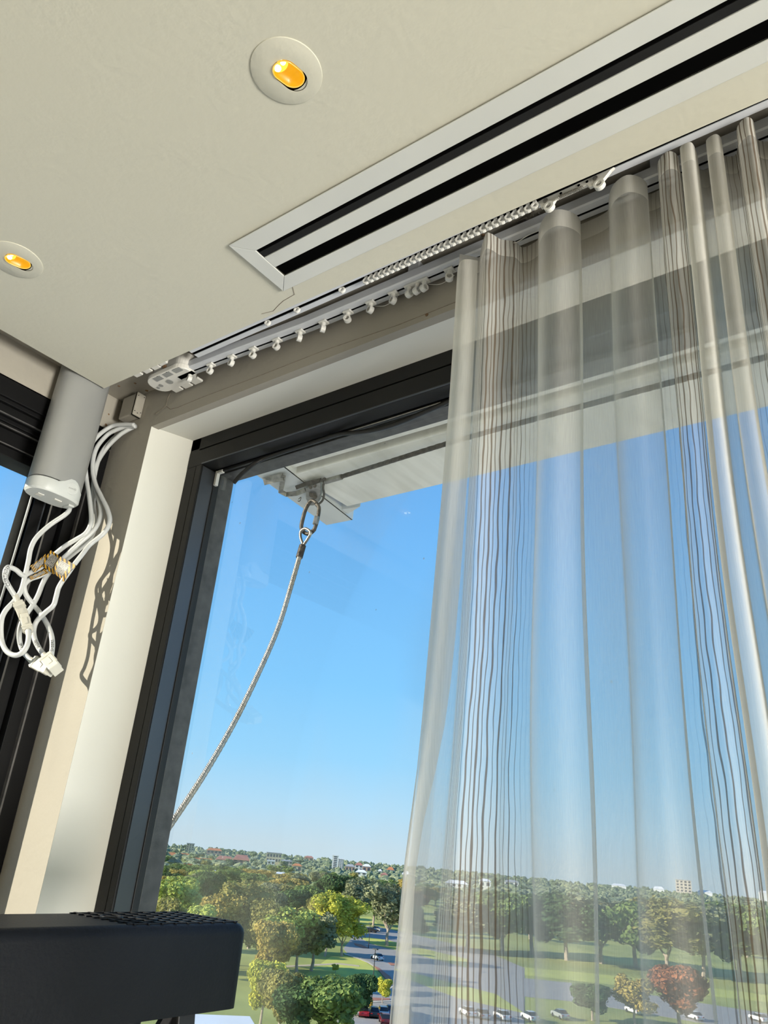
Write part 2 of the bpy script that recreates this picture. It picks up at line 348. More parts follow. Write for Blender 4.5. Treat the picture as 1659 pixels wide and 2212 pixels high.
def downlight(cx, cy, label):
    t = empty('recessed_downlight', (cx, cy, 1.0), label, 'ceiling light', 'oval-aperture downlights in the ceiling')
    R = .0515; ox, oy = .000, .000; ax = np.array([.18, .98]); ax /= np.linalg.norm(ax); bx = np.array([ax[1], -ax[0]])
    hl, hr = .0265, .0190       # stadium half length and half width
    def stad(sc, n=48):
        out = []
        for k in range(n):
            a = 2*math.pi*k/n; ca, sa = math.cos(a), math.sin(a)
            d = (hl-hr)*(1 if ca > 0 else -1) if abs(ca) > 1e-6 else 0
            p = ax*(d+hr*ca)*sc + bx*hr*sa*sc; out.append(p)
        return out
    n = 48; O = [np.array([R*(ax*math.cos(2*math.pi*k/n) + bx*math.sin(2*math.pi*k/n))]).ravel() for k in range(n)]
    off = np.array([.0008, .0072])
    I = [p+off for p in stad(1)]
    ring = lambda pts, z: [(cx+p[0], cy+p[1], z) for p in pts]
    mb = MB(); mb.loft([ring(O, .9999), ring([p*.992 for p in O], .9984), ring([p*.98 for p in O], .9981), ring(I, .9984), ring(I, 1.012)], True, False)
    mk('trim_plate', mb, M_ceil, t, smooth=False); auto_smooth(bpy.data.objects[t.children[-1].name] if t.children else None, 35)
    mb = MB(); I2 = [p+off for p in stad(.995)]; mb.loft([ring(I2, .9987), ring(I2, 1.03)], True, False); mb.add(ring(I2, 1.03), [tuple(range(n))]); mk('well', mb, M_dark, t)
    # tilted gold dish filling most of the aperture
    mb = MB(); rings = []
    cxy = off - ax*.0026
    for kk, (sc, z) in enumerate(((.97, .9990), (.90, 1.0035), (.72, 1.0085), (.45, 1.012), (.15, 1.0135))):
        rings.append([(cx+cxy[0]+p[0], cy+cxy[1]+p[1], z+.10*(p@ax)) for p in [q*np.array([1, 1])*1 for q in stad(sc*.92)]])
    mb.loft(rings, True, False); nn = len(mb.v); mb.f.append(tuple(range(nn-n, nn))); d = mk('reflector', mb, M_gold, t, smooth=True)
    mb = MB(); mb.tube([(cx+cxy[0]+p[0], cy+cxy[1]+p[1], .9988+.10*(p@ax)) for p in stad(.955*.92)]+[(cx+cxy[0]+stad(.955*.92)[0][0], cy+cxy[1]+stad(.955*.92)[0][1], .9988+.10*(stad(.955*.92)[0]@ax))], .0009, 6); mk('reflector_rim', mb, M_goldrim, t)
    for s_ in (-.0075, .0055):
        p = cxy - ax*.0150 + bx*s_
        mb = MB(); mb.tube([(cx+p[0], cy+p[1], 1.0025), (cx+p[0], cy+p[1], 1.0045)], [.0048, .0052] if s_ < 0 else [.0036, .004], 14); mk('led', mb, M_led, t)
    p = cxy - ax*.0132 - bx*.001
    mb = MB(); mb.loft([[(cx+p[0]+.0125*math.cos(a)*bx[0]*1.0+.0075*math.sin(a)*ax[0], cy+p[1]+.0125*math.cos(a)*bx[1]+.0075*math.sin(a)*ax[1], zz) for a in [2*math.pi*k/20 for k in range(20)]] for zz in (1.0048, 1.0058)]); mk('led_board', mb, M_halo, t)
    return t
downlight(-.6228, .4650, 'lit round downlight with a glowing amber oval, near the air diffuser')
downlight(-1.3530, .4640, 'lit round downlight with an amber oval, cut by the left picture edge')

# ------------------------------------------------------------------ linear slot air diffuser
M_slotg = mat('slot_inner_grey', (.02, .02, .02), .7, var=.1, spec=.1)
df = empty('slot_diffuser', (-.4, .73, 1.0), 'long white two-slot linear air diffuser set in the ceiling', 'air vent')
DX0, DX1 = -.950, 1.6; DY = [.6583, .6943, .7168, .7463, .7729, .8045]; zf = .9935
xs = -.9155
mb = MB(); mb.prism([(DX0, DY[0], zf), (DX1, DY[0], zf), (DX1, DY[1], zf), (xs, DY[1], zf)], (0, 0, .0030)); mk('flange', mb, M_white, df, bevel=.001)
mb = MB(); mb.prism([(DX0, DY[5], zf), (DX1, DY[5], zf), (DX1, DY[4], zf), (xs-.002, DY[4], zf)], (0, 0, .0030)); mk('flange', mb, M_white, df, bevel=.001)
mb = MB(); mb.prism([(DX0, DY[0]+.0006, zf+.0004), (DX0, DY[5]-.0006, zf+.0004), (xs-.002, DY[4], zf+.0004), (xs, DY[1], zf+.0004)], (0, 0, .0030)); mk('end_flange', mb, M_white, df, bevel=.001)
mb = MB(); mb.box((xs-.001, DY[2], zf+.001), (DX1, DY[3], zf+.0095)); mk('blade', mb, M_white, df, bevel=.001)
mb = MB(); mb.box((xs-.0005, DY[1]+.0003, .9972), (DX1, DY[4]-.0003, .99985)); mk('plenum', mb, M_dark, df)
mb = MB(); mb.box((DX0+.006, DY[0]+.006, zf+.0028), (DX1, DY[1]-.002, .9999)); mb.box((DX0+.006, DY[4]+.002, zf+.0028), (DX1, DY[5]-.006, .9999)); mk('neck', mb, M_slotg, df)
mb = MB(); mb.box((xs, DY[1]+.008, .9958), (DX1, DY[2]-.0012, .9971)); mk('slot_vane', mb, M_slotg, df)

# ------------------------------------------------------------------ curtain tracks
T2 = [(-1.395, .8925), (-1.235, .8985), (-.995, .9115), (-.80, .9135), (-.3, .918), (.6, .921), (2.3, .925)]
def t2y(x):
    return float(np.interp(x, [p[0] for p in T2], [p[1] for p in T2]))
TZ1, TZ0, TW = 1.0255, 1.0050, .0310
def extr(section, path):
    """sweep a (dy, z) section along an x,y path"""
    mb = MB(); mb.loft([[(x, y+dy, z) for dy, z in section] for x, y in path]); return mb
tr2 = empty('curtain_track', (-.5, t2y(-.5), TZ0), 'white sheer curtain track nearest the window, rings hanging empty at its left', 'curtain track')
S0, S1 = TW*.46, TW*.63
mk('rail', extr([(0, TZ1), (0, TZ0+.003), (.002, TZ0), (S0, TZ0), (S0, TZ0+.008), (S1, TZ0+.008), (S1, TZ0), (TW-.002, TZ0), (TW, TZ0+.003), (TW, TZ1)], T2), M_track, tr2)
mk('slot_shade', extr([(S0+.0003, TZ0+.0012), (S0+.0003, TZ0+.0078), (S1-.0003, TZ0+.0078), (S1-.0003, TZ0+.0012)], T2), M_dark, tr2)  # black liner stands for the shade inside the white rail's slot
for x in (-1.22, -.72, -.25, .5, 1.2):
    mb = MB(); mb.box((x-.012, t2y(x)+.006, TZ1), (x+.012, t2y(x)+.025, ZS)); mk('bracket', mb, M_track, tr2)
# rings: neck plate, stem, hanging eye
def ring_glider(parent, x, y, z, s=1.0, ang=0.0, mat_=M_nylon):
    g = MB()
    g.box((x-.0095*s, y-.0075*s, z-.0045*s), (x+.0095*s, y+.0075*s, z-.0004))
    g.tube([(x, y, z-.004*s), (x, y, z-.0125*s)], [.0055*s, .0042*s], 10)
    o = mk('glider', g, mat_, parent, bevel=.0006)
    ca, sa = math.cos(ang), math.sin(ang); c = np.array([x, y, z-.0185*s])
    nrm = np.array([sa, -ca, 0]); side = np.array([ca, sa, 0]); rings = []
    for k in range(17):
        a = 2*math.pi*k/16; d = side*math.cos(a)+np.array([0, 0, 1])*math.sin(a)
        rings.append([c+d*.0078*s+nrm*.0048*s, c+d*.0078*s-nrm*.0048*s, c+d*.0048*s-nrm*.0048*s, c+d*.0048*s+nrm*.0048*s])
    e = MB(); e.loft(rings, True, False); mk('eye', e, mat_, o); return o
gpx = [(415, 806), (461, 790), (508.6, 774), (555, 757), (606, 738.5), (655, 720), (705.5, 700), (760, 680), (810, 661), (859, 641), (894, 627), (912, 622), (926, 614), (982, 594)]
rr = random.Random(3)
for i, (px, py) in enumerate(gpx):
    p = onz(px, py, TZ0); x = p[0]; y = t2y(x)+.5*(S0+S1)
    ring_glider(tr2, x, y, TZ0, 1.0, rr.uniform(-.6, .6) if i not in (10, 11, 12) else 1.3)
# thin draw cord that links the last rings
for a, b in ((8, 9), (12, 13)):
    pa = onz(*gpx[a], TZ0-.004); pb = onz(*gpx[b], TZ0-.004); m_ = (pa+pb)/2 - np.array([0, 0, .010])
    mb = MB(); mb.tube(spline([pa, m_, pb], 8), .0006, 5); mk('link_cord', mb, M_nylon, tr2)
mb = MB(); mb.tube(spline([onz(1100, 527, TZ0-.006), onz(1118, 522, TZ0-.010), onz(1140, 509, TZ0-.004), onz(1160, 500, TZ0-.006)], 6), .0007, 5); mk('link_cord', mb, M_nylon, tr2)
# drive housing at the left end: rounded body with teeth and pulley recesses
hx0, hx1 = -1.488, -1.345; hy0, hy1 = .872, .934
def rrect(x0, x1, y0, y1, r, n=6):
    out = []
    for cx, cy, a0 in ((x1-r, y1-r, 0), (x0+r, y1-r, 90), (x0+r, y0+r, 180), (x1-r, y0+r, 270)):
        for k in range(n+1):
            a = math.radians(a0+90*k/n); out.append((cx+r*math.cos(a), cy+r*math.sin(a)))
    return out
hd = MB(); poly = [(x, y, .998) for x, y in rrect(hx0, hx1, hy0, hy1, .028)]; hd.prism(poly, (0, 0, .014)); hs = mk('drive_housing', hd, M_plast, tr2, bevel=.0018)
mb = MB(); mb.prism([(x, y, 1.012) for x, y in rrect(hx0+.012, hx1-.004, hy0+.004, hy1-.006, .024)], (0, 0, .034)); mk('housing_top', mb, M_plast, hs, bevel=.001)
for k in range(3):
    mb = MB(); x = hx0+.048+k*.036; mb.box((x-.014, hy1-.004, .9985), (x+.014, hy1+.014, 1.004)); mk('clip_tooth', mb, M_plast, hs, bevel=.0008)
    mb = MB(); mb.box((x-.013, hy0+.003, .9968), (x+.013, hy0+.017, .9978)); mk('recess', mb, M_motor, hs)
for x, y, r in ((-1.425, .905, .0085), (-1.458, .905, .0055), (-1.473, .908, .004)):
    mb = MB(); mb.disc((x, y, .9979), (0, 0, -1), r, 18, .0016); mk('pulley_bore', mb, M_motor, hs)
mb = MB(); mb.box((-1.392, .9015, .9972), (-1.340, .9135, .9980)); mk('belt_slot', mb, M_dark, hs)
for x, y in ((-1.435, .876), (-1.40, .876), (-1.365, .877), (-1.37, .925)):
    mb = MB(); mb.disc((x, y, .9979), (0, 0, -1), .0022, 8, .0006); mk('pin_hole', mb, M_dark, hs)
# screw beside the housing and the second clip row near the ceiling edge
mb = MB(); mb.disc(onz(357, 791, ZS-.03), (0, -.3, -1), .0052, 14, .005); so = mk('screw', mb, M_screw, tr2)

tr1 = empty('curtain_track', (-.3, .88, 1.012), 'white blockout curtain track tucked behind the ceiling edge, packed with small rings', 'curtain track')
T1 = [(-1.30, .8655), (-.92, .8690), (-.30, .8700), (.6, .8745), (2.3, .88)]
def t1y(x): return float(np.interp(x, [p[0] for p in T1], [p[1] for p in T1]))
W1 = .0205
mk('rail', extr([(-.012, 1.0345), (-.012, 1.0115), (-.0015, 1.0100), (-.0015, 1.018), (.0060, 1.018), (.0060, 1.0100), (W1-.002, 1.0100), (W1, 1.0125), (W1, 1.0345)], T1), M_track, tr1)
mk('slot_shade', extr([(-.0013, 1.0112), (-.0013, 1.0175), (.0058, 1.0175), (.0058, 1.0112)], T1), M_dark, tr1)  # black strip in place of shade within this rail's slot
# clips of the track's own end housing showing along the ceiling edge at the left
for k, (px, py) in enumerate(((297, 808), (318, 800), (336, 792), (350, 783))):
    p = onz(px, py, 1.012); mb = MB(); mb.box((p[0]-.012, p[1]-.008, 1.010), (p[0]+.012, p[1]+.008, 1.020)); mk('end_clip', mb, M_plast, tr1, bevel=.0008)
x0 = onz(790, 602, 1.006)[0]; x1 = onz(1160, 447, 1.006)[0]
N1 = 30
def loop_glider(x, y, z):
    g = MB(); c = np.array([x, y, z-.0085]); rings = []
    for k in range(13):
        a = 2*math.pi*k/12; d = np.array([math.cos(a), .25*math.cos(a), math.sin(a)]); nrm = np.array([-.25, 1, 0])/1.03
        rings.append([c+d*.0066+nrm*.0028, c+d*.0066-nrm*.0028, c+d*.0036-nrm*.0028, c+d*.0036+nrm*.0028])
    g.loft(rings, True, False); g.box((x-.003, y-.0028, z-.004), (x+.003, y+.0028, z+.002)); return g
proto = None
for i in range(N1):
    x = x0+(x1-x0)*i/(N1-1)
    if proto is None:
        proto = mk('glider', loop_glider(x, t1y(x)+.0035, 1.010), M_nylon, tr1); bx0, by0 = x, t1y(x)
    else:
        c = proto.copy(); COL.objects.link(c); c.parent = tr1; c.location = Vector(proto.location)+Vector(((x-bx0)*U, (t1y(x)-by0)*U, 0))
for px, py in ((737, 625), (638, 667), (571, 692)):
    x = onz(px, py, 1.006)[0]; c = proto.copy(); COL.objects.link(c); c.parent = tr1; c.location = Vector(proto.location)+Vector(((x-bx0)*U, (t1y(x)-by0)*U, .004))
# master carrier: drilled plate, two rollers, spring
mc0 = onz(1168, 436, 1.0)[0]; mc1 = onz(1300, 374, 1.0)[0]; ym = t1y(-.4)+.003
carr = MB(); carr.prism([(mc0-.006, ym, 1.008), (mc0-.002, ym, .992), (mc0+.020, ym, .990), (mc0+.024, ym, .997), (mc1-.028, ym, .997), (mc1-.024, ym, .990), (mc1-.004, ym, .990), (mc1+.012, ym, 1.006), (mc1+.018, ym, 1.0095), (mc0, ym, 1.0095)], (0, .006, 0))
cm = mk('master_carrier', carr, M_plast, tr1, bevel=.0008)
for x in (mc0+.008, mc1-.012):
    mb = MB(); c = np.array([x+.004, ym+.003, .9885]); rings = []
    for k in range(21):
        a = 2*math.pi*k/20; d = np.array([math.cos(a), 0, math.sin(a)]); n_ = np.array([0, 1, 0])
        rings.append([c+d*.0088+n_*.004, c+d*.0088-n_*.004, c+d*.0050-n_*.004, c+d*.0050+n_*.004])
    mb.loft(rings, True, False); mk('roller', mb, M_nylon, cm)
    mb = MB(); mb.disc((x-.001, ym-.0005, 1.002), (0, -1, 0), .0042, 12, .0014); mk('screw_head', mb, M_steel, cm)
for x in (mc0+.034, (mc0+mc1)/2+.012, (mc0+mc1)/2+.026):
    mb = MB(); mb.disc((x, ym-.0003, 1.003), (0, -1, 0), .0024, 10, .0006); mk('hole', mb, M_dark, cm)
mb = MB(); n_ = 120; mb.tube([(mc0+.030+(mc1-mc0-.064)*k/n_, ym-.002+.0028*math.sin(k*.9), .9935+.0028*math.cos(k*.9)) for k in range(n_+1)], .0007, 5); mk('spring', mb, M_steel, cm)
# spring clip on the recess soffit behind the rings
mb = MB(); q = onz(1150, 468, ZS-.012); rg = []
mb.tube([q+np.array([.012*math.cos(a), .012*math.sin(a), 0]) for a in [math.pi*k/12 for k in range(-1, 14)]], .0022, 6); mb.box(q+np.array([-.030, -.004, -.001]), q+np.array([-.010, .005, .002])); mb.tube([q+np.array([0, 0, -.002]), q+np.array([0, 0, .011])], .0035, 8)
o = mk('spring_clip', mb, M_steel); tag(o, 'small curled steel mounting clip between the two curtain tracks', 'clip')

# ------------------------------------------------------------------ curtain motor in the corner
def stadium(cx, cy, rx, ry, n=40, p=2.6):
    return [(cx+rx*math.copysign(abs(math.cos(a))**(2/p), math.cos(a)), cy+ry*math.copysign(abs(math.sin(a))**(2/p), math.sin(a))) for a in [2*math.pi*k/n for k in range(n)]]
mt = empty('curtain_motor', (-1.652, .8105, .70), 'grey tubular curtain motor hanging down in the corner beside the left window', 'motor')
mx, my, ra, rb = -1.652, .8125, .040, .0625
mb = MB(); mb.loft([[(x, y, z) for x, y in stadium(mx, my, ra, rb)] for z in (.726, .95, ZS)]); mk('shell', mb, M_motor, mt, smooth=False); auto_smooth(bpy.data.objects['shell'], 30)
capz = lambda x, y: 0
ring_top = stadium(mx, my, ra*1.012, rb*1.012)
topz = [.722+.020*max(0, 1-((y-.835)/.028)**2 - 0)*(1 if x > mx else 0) for x, y in ring_top]
mb = MB(); mb.loft([[(x, y, .692) for x, y in stadium(mx, my, ra*.93, rb*.95)], [(x, y, .697) for x, y in ring_top], [(x, y, z) for (x, y), z in zip(ring_top, topz)], [(x, y, .7235) for x, y in stadium(mx, my, ra*.99, rb*.99)]]); cp = mk('end_cap', mb, M_cap, mt); auto_smooth(cp, 35)
mb = MB(); c = np.array([mx+ra*1.0, .8350, .7180]); mb.disc(c, (1, -.10, 0), .0150, 24, .0016); bt = mk('round_button', mb, M_cap, cp, bevel=.0006)
mb = MB(); mb.box((mx-.012, my-.035, .6905), (mx+.004, my-.020, .6925)); mk('label_plate', mb, M_plast, cp)
mb = MB(); mb.box((mx+.004, my+.004, .6900), (mx+.010, my+.022, .6925)); mk('test_key', mb, M_plast, cp)
mb = MB(); mb.box((mx-.012, my+.040, .688), (mx+.012, my+.054, .6925)); mk('cable_gland', mb, M_cap, cp)
def text_mesh(s, size, shear=0.0):
    c = bpy.data.curves.new('lettering', 'FONT'); c.body = s; c.size = size; c.shear = shear; c.resolution_u = 2
    ob = bpy.data.objects.new('lettering', c); COL.objects.link(ob)
    me = bpy.data.meshes.new_from_object(ob.evaluated_get(bpy.context.evaluated_depsgraph_get()))
    V = [tuple(v.co) for v in me.vertices]; F = [tuple(p.vertices) for p in me.polygons]
    bpy.data.objects.remove(ob); bpy.data.curves.remove(c); bpy.data.meshes.remove(me); return V, F
V, F = text_mesh('somfy', .0078, .2); wv = max(v[0] for v in V)
mb = MB(); mb.add([(c[0]+.0021+.10*(v[0]-wv/2), c[1]+v[0]-wv/2, c[2]-.002+v[1]) for v in V], F); mk('lettering', mb, M_motor, bt)

# ------------------------------------------------------------------ junction box
jb = empty('junction_box', (-1.62, .94, .976), 'small grey plastic junction box in the wall corner with cables below', 'junction box')
mb = MB(); mb.box((-1.660, .9300, .972), (-1.601, .9556, 1.037)); mk('body', mb, M_wall, jb, bevel=.003)
mb = MB(); mb.box((-1.6015, .9300, .971), (-1.5960, .9556, 1.038)); ld = mk('lid', mb, M_wall, jb, bevel=.002)
for y, z in ((.9335, 1.028), (.9335, .982), (.951, 1.031), (.951, .984), (.942, .979)):
    mb = MB(); mb.disc((-1.5962, y, z), (1, 0, 0), .0013, 8, .0006); mk('screw_head', mb, M_dark, ld)
mb = MB(); mb.box((-1.6022, .9296, .970), (-1.6010, .9550, 1.0385)); mk('seam', mb, M_dark, jb)

# ------------------------------------------------------------------ cables
def arc_len(P):
    d = [0.0]
    for a, b in zip(P[:-1], P[1:]): d.append(d[-1]+np.linalg.norm(b-a))
    return np.array(d)
RC = .0056
def letter_cable(P, text, s_mid, size, parent, flip=False, shear=.15):
    """ink lettering wrapped on the camera-side of a round cable"""
    L = arc_len(P); A = np.array(P); V, F = text_mesh(text, size, shear); wv = max(v[0] for v in V)
    def at(s):
        return np.array([np.interp(s, L, A[:, i]) for i in range(3)])
    out = []
    for x, y, _ in V:
        s = s_mid + (x-wv/2)*(-1 if flip else 1)
        p = at(s); t = at(s+.004)-at(s-.004); t /= np.linalg.norm(t); t = t*(-1 if flip else 1)
        view = -p/np.linalg.norm(p); n0 = view-(view@t)*t; n0 /= np.linalg.norm(n0); b = np.cross(n0, t)
        th = (y-size*.36)/RC; out.append(p+(RC+.0004)*(math.cos(th)*n0+math.sin(th)*b))
    mb = MB(); mb.add(out, F); return mk('handwriting', mb, M_ink, parent)
def cpt(px, py, Y, lim=-1.672):
    p = ony(px, py, Y); return p if p[0] > lim else onx(px, py, lim)
def cable(name, pts, label, group='white motor cables in the corner'):
    P = spline([cpt(px, py, Y) for px, py, Y in pts], 6)
    t = empty(name, P[0], label, 'cable', group)
    mb = MB(); mb.tube(P, RC, 10); mk('cord', mb, M_cable, t, smooth=True); return t, P
def plug(parent, pa, pb, depth, w, h, name='plug'):
    """stepped connector from pixel pa to pixel pb at a given depth"""
    a = cpt(*pa, depth); b = cpt(*pb, depth); t = b-a; L = np.linalg.norm(t); t /= L
    v = a/np.linalg.norm(a); n_ = v-(v@t)*t; n_ /= np.linalg.norm(n_); s_ = np.cross(t, n_)
    mb = MB(); mb.obox(a+t*L*.52, (t, s_, n_), (L*.30, w, h)); o = mk(name, mb, M_plug, parent, bevel=.0015)
    mb = MB(); mb.obox(a+t*L*.88, (t, s_, n_), (L*.12, w*.86, h*1.05)); mk('socket', mb, M_plug, o, bevel=.001)
    mb = MB(); mb.tube([a-t*L*.02, a+t*L*.24], [RC*1.15, RC*1.30], 12); mk('strain_relief', mb, M_plug, o, bevel=.0005)
    mb = MB(); mb.obox(a+t*L*.34, (t, s_, n_), (L*.03, w*1.12, h*1.12)); mk('collar', mb, M_plug, o, bevel=.0008)
    mb = MB(); mb.obox(a+t*L*.62-n_*h*1.05, (t, s_, n_), (L*.16, w*.35, h*.12)); mk('latch', mb, M_plug, o)
    return o
GR = 'white motor cables in the corner'
cA, PA = cable('motor_cable', [(290, 918, .94), (268, 917, .930), (241, 921, .918), (211, 942, .905), (193, 969, .90), (185, 1005, .90), (187, 1036, .90), (193, 1075, .90), (197, 1110, .90), (196, 1132, .895), (185, 1152, .89), (165, 1165, .882), (140, 1180, .87), (112, 1203, .865), (88, 1226, .865), (68, 1236, .86), (54, 1243, .855), (46, 1241, .850), (36, 1232, .845), (25, 1226.5, .842), (16, 1226, .84), (11, 1236, .838), (12, 1252, .836), (20, 1268, .834), (32.5, 1288, .832)],
    'outermost white cable from the junction box, looping to the long plug, CURTAINS inked on it')
letter_cable(PA, 'CURTAINS', arc_len(PA)[-1]-.050, .0098, cA, flip=True)
cB, PB = cable('motor_cable', [(293, 921, .945), (271, 923, .938), (248, 930, .925), (229, 942, .915), (208, 969, .91), (200, 1005, .91), (205, 1042, .91), (218, 1071, .915), (232, 1100, .918), (237, 1126, .918), (225, 1151, .91), (195, 1176, .895), (178, 1197, .88), (160, 1220, .868), (146, 1240, .862), (135, 1255, .86), (126, 1271, .858), (121, 1290, .856), (115, 1308, .854), (98, 1323, .85), (80, 1341, .848), (73, 1360, .846), (74.5, 1379, .846), (84, 1400, .846), (97, 1417, .846)],
    'white cable under the right warning tag ending in a plug, SHEERS inked on it')
letter_cable(PB, 'SHEERS.', arc_len(PB)[-1]-.048, .0098, cB, flip=True)
cC, PC = cable('motor_cable', [(288, 923, .95), (272, 931, .94), (256, 942, .932), (232, 966, .925), (212, 996, .92), (203, 1024, .92), (207, 1060, .92), (215, 1088, .92), (217, 1115, .918), (204, 1144, .905), (170, 1175, .885), (142, 1201, .872), (120, 1222, .866), (104, 1240, .864), (92, 1261, .862), (83, 1284, .860), (71, 1307, .858), (56, 1329, .852), (45, 1350, .85), (41.5, 1374, .848), (45.5, 1397, .848), (54, 1413, .846), (68, 1427, .845)],
    'white cable crossing behind the long plug to the lower left plug, CURTAINS inked on it')
letter_cable(PC, 'CURTAINS.', arc_len(PC)[-1]-.060, .0095, cC, flip=True)
cD, PD = cable('motor_cable', [(284, 922, .954), (262, 934, .945), (238, 954, .938), (216, 985, .935), (203, 1035, .935), (202, 1090, .935), (205, 1130, .928), (199, 1156, .918), (180, 1178, .905), (152, 1201, .89), (120, 1226, .878), (88, 1243, .872), (66, 1251, .868), (54, 1262, .866), (53, 1275, .866), (59, 1289, .866), (72, 1306, .866), (88, 1326, .865), (102, 1349, .862), (110.5, 1371, .86), (113, 1393, .858), (110.5, 1420, .856)],
    'white cable curving down right to the lower plug pair, SHEERS inked near its end')
letter_cable(PD, 'SHEERS.', arc_len(PD)[-1]-.026, .0090, cD, flip=True)
cM, PM = cable('motor_cable', [(149, 1092, .868), (150, 1101, .866), (139, 1113, .858), (108, 1134, .845), (80, 1160, .838), (67, 1184, .834), (61, 1214, .832), (54, 1245, .830), (46, 1275, .826), (32, 1297, .822), (12, 1319, .815), (3, 1342, .81), (3, 1380, .808), (13, 1405, .808), (32, 1415.5, .810), (50, 1408, .814), (60, 1389, .818), (62, 1362, .822)],
    'white cable leaving the motor cap and looping up into the long plug')
plug(cA, (33, 1287), (60, 1352), .832, .0108, .0085)
plug(cM, (62.5, 1371), (53, 1330), .8225, .0100, .0082)
plug(cC, (67, 1426), (108, 1449), .845, .0120, .0105)
plug(cB, (95, 1415), (122, 1447), .844, .0125, .0115)
# side lugs of the long plug
mb = MB(); c = ony(57, 1310, .829)
for dx, dy in ((0, 0), (4, 12)):
    p = cpt(52+dx, 1302+dy, .829, -1.660); q = cpt(56+dx, 1310+dy, .829, -1.660); mb.tube([p, q], .0012, 6)
mk('latch_lug', mb, M_plug, cA)

def warn_mat():
    m = bpy.data.materials.new('warning_sticker'); m.use_nodes = True; n = m.node_tree.nodes; l = m.node_tree.links
    b = n['Principled BSDF']; b.inputs['Roughness'].default_value = .45
    uv = n.new('ShaderNodeUVMap'); sp = n.new('ShaderNodeSeparateXYZ'); l.new(uv.outputs[0], sp.inputs[0])
    def mth(op, a, bb=None, clamp=False):
        k = n.new('ShaderNodeMath'); k.operation = op; k.use_clamp = clamp
        for i, v in enumerate((a, bb)):
            if v is None: continue
            if isinstance(v, (int, float)): k.inputs[i].default_value = v
            else: l.new(v, k.inputs[i])
        return k.outputs[0]
    u, v = sp.outputs['X'], sp.outputs['Y']
    diag = mth('GREATER_THAN', mth('FRACT', mth('MULTIPLY', mth('ADD', u, v), 3.4)), .5)
    inx = mth('MULTIPLY', mth('GREATER_THAN', u, .15), mth('LESS_THAN', u, .76)); iny = mth('MULTIPLY', mth('GREATER_THAN', v, .15), mth('LESS_THAN', v, .85))
    inner = mth('MULTIPLY', inx, iny)
    # rows of small type and one bold heading row
    row = mth('FRACT', mth('MULTIPLY', v, 13)); rown = mth('FLOOR', mth('MULTIPLY', v, 13))
    ns = n.new('ShaderNodeTexNoise'); ns.inputs['Scale'].default_value = 1.0; ns.inputs['Detail'].default_value = 0
    cb = n.new('ShaderNodeCombineXYZ'); l.new(mth('MULTIPLY', u, 42), cb.inputs[0]); l.new(mth('MULTIPLY', rown, 7.3), cb.inputs[1]); l.new(cb.outputs[0], ns.inputs['Vector'])
    ink = mth('MULTIPLY', mth('GREATER_THAN', ns.outputs['Fac'], .46), mth('LESS_THAN', row, .55))
    body = mth('MULTIPLY', ink, mth('GREATER_THAN', v, .30))
    ns2 = n.new('ShaderNodeTexNoise'); ns2.inputs['Scale'].default_value = 1.0; cb2 = n.new('ShaderNodeCombineXYZ'); l.new(mth('MULTIPLY', u, 26), cb2.inputs[0]); l.new(mth('MULTIPLY', v, 18), cb2.inputs[1]); l.new(cb2.outputs[0], ns2.inputs['Vector'])
    head = mth('MULTIPLY', mth('GREATER_THAN', ns2.outputs['Fac'], .5), mth('MULTIPLY', mth('GREATER_THAN', v, .15), mth('LESS_THAN', v, .27)))
    allink = mth('ADD', body, head, True)
    edge = mth('MULTIPLY', mth('LESS_THAN', u, .84), mth('GREATER_THAN', u, .0))
    m1 = n.new('ShaderNodeMix'); m1.data_type = 'RGBA'; l.new(diag, m1.inputs['Factor']); m1.inputs['A'].default_value = (.50, .27, .015, 1); m1.inputs['B'].default_value = (.012, .012, .012, 1)
    m2 = n.new('ShaderNodeMix'); m2.data_type = 'RGBA'; l.new(allink, m2.inputs['Factor']); m2.inputs['A'].default_value = (.34, .325, .29, 1); m2.inputs['B'].default_value = (.06, .06, .06, 1)
    m3 = n.new('ShaderNodeMix'); m3.data_type = 'RGBA'; l.new(inner, m3.inputs['Factor']); l.new(m1.outputs['Result'], m3.inputs['A']); l.new(m2.outputs['Result'], m3.inputs['B'])
    l.new(m3.outputs['Result'], b.inputs['Base Color']); return m
M_warn = warn_mat()
def sticker(parent, quad, depth, bulge=.004, name='warning_tag'):
    """a slightly curved double-sided tag: quad = 4 pixels (u0v0,u1v0,u1v1,u0v1)"""
    C = [cpt(*q, depth, -1.66) for q in quad]; mb = MB(); n = 8; uv = []
    nrm = np.cross(C[1]-C[0], C[3]-C[0]); nrm /= np.linalg.norm(nrm)
    if nrm@C[0] > 0: nrm = -nrm
    def P(a, b, o): return (C[0]*(1-a)*(1-b)+C[1]*a*(1-b)+C[2]*a*b+C[3]*(1-a)*b) + nrm*(o+bulge*math.sin(math.pi*b))
    for side in (0, 1):
        for i in range(n+1):
            for j in range(n+1): mb.v.append(tuple(P(i/n, j/n, .0012 if side else 0))); uv.append((i/n, j/n))
    k = (n+1)*(n+1)
    for side in (0, 1):
        for i in range(n):
            for j in range(n):
                q = [i*(n+1)+j, (i+1)*(n+1)+j, (i+1)*(n+1)+j+1, i*(n+1)+j+1]; mb.f.append(tuple(x+side*k for x in q))
    per = [i*(n+1) for i in range(n+1)] + [n*(n+1)+j for j in range(1, n+1)] + [i*(n+1)+n for i in range(n-1, -1, -1)] + [j for j in range(n-1, 0, -1)]
    for a, b in zip(per, per[1:]+per[:1]): mb.f.append((a, b, b+k, a+k))
    o = mk(name, mb, M_warn, parent); me = o.data; ul = me.uv_layers.new(name='UVMap')
    for lp in me.loops: ul.data[lp.index].uv = uv[lp.vertex_index]
    return o
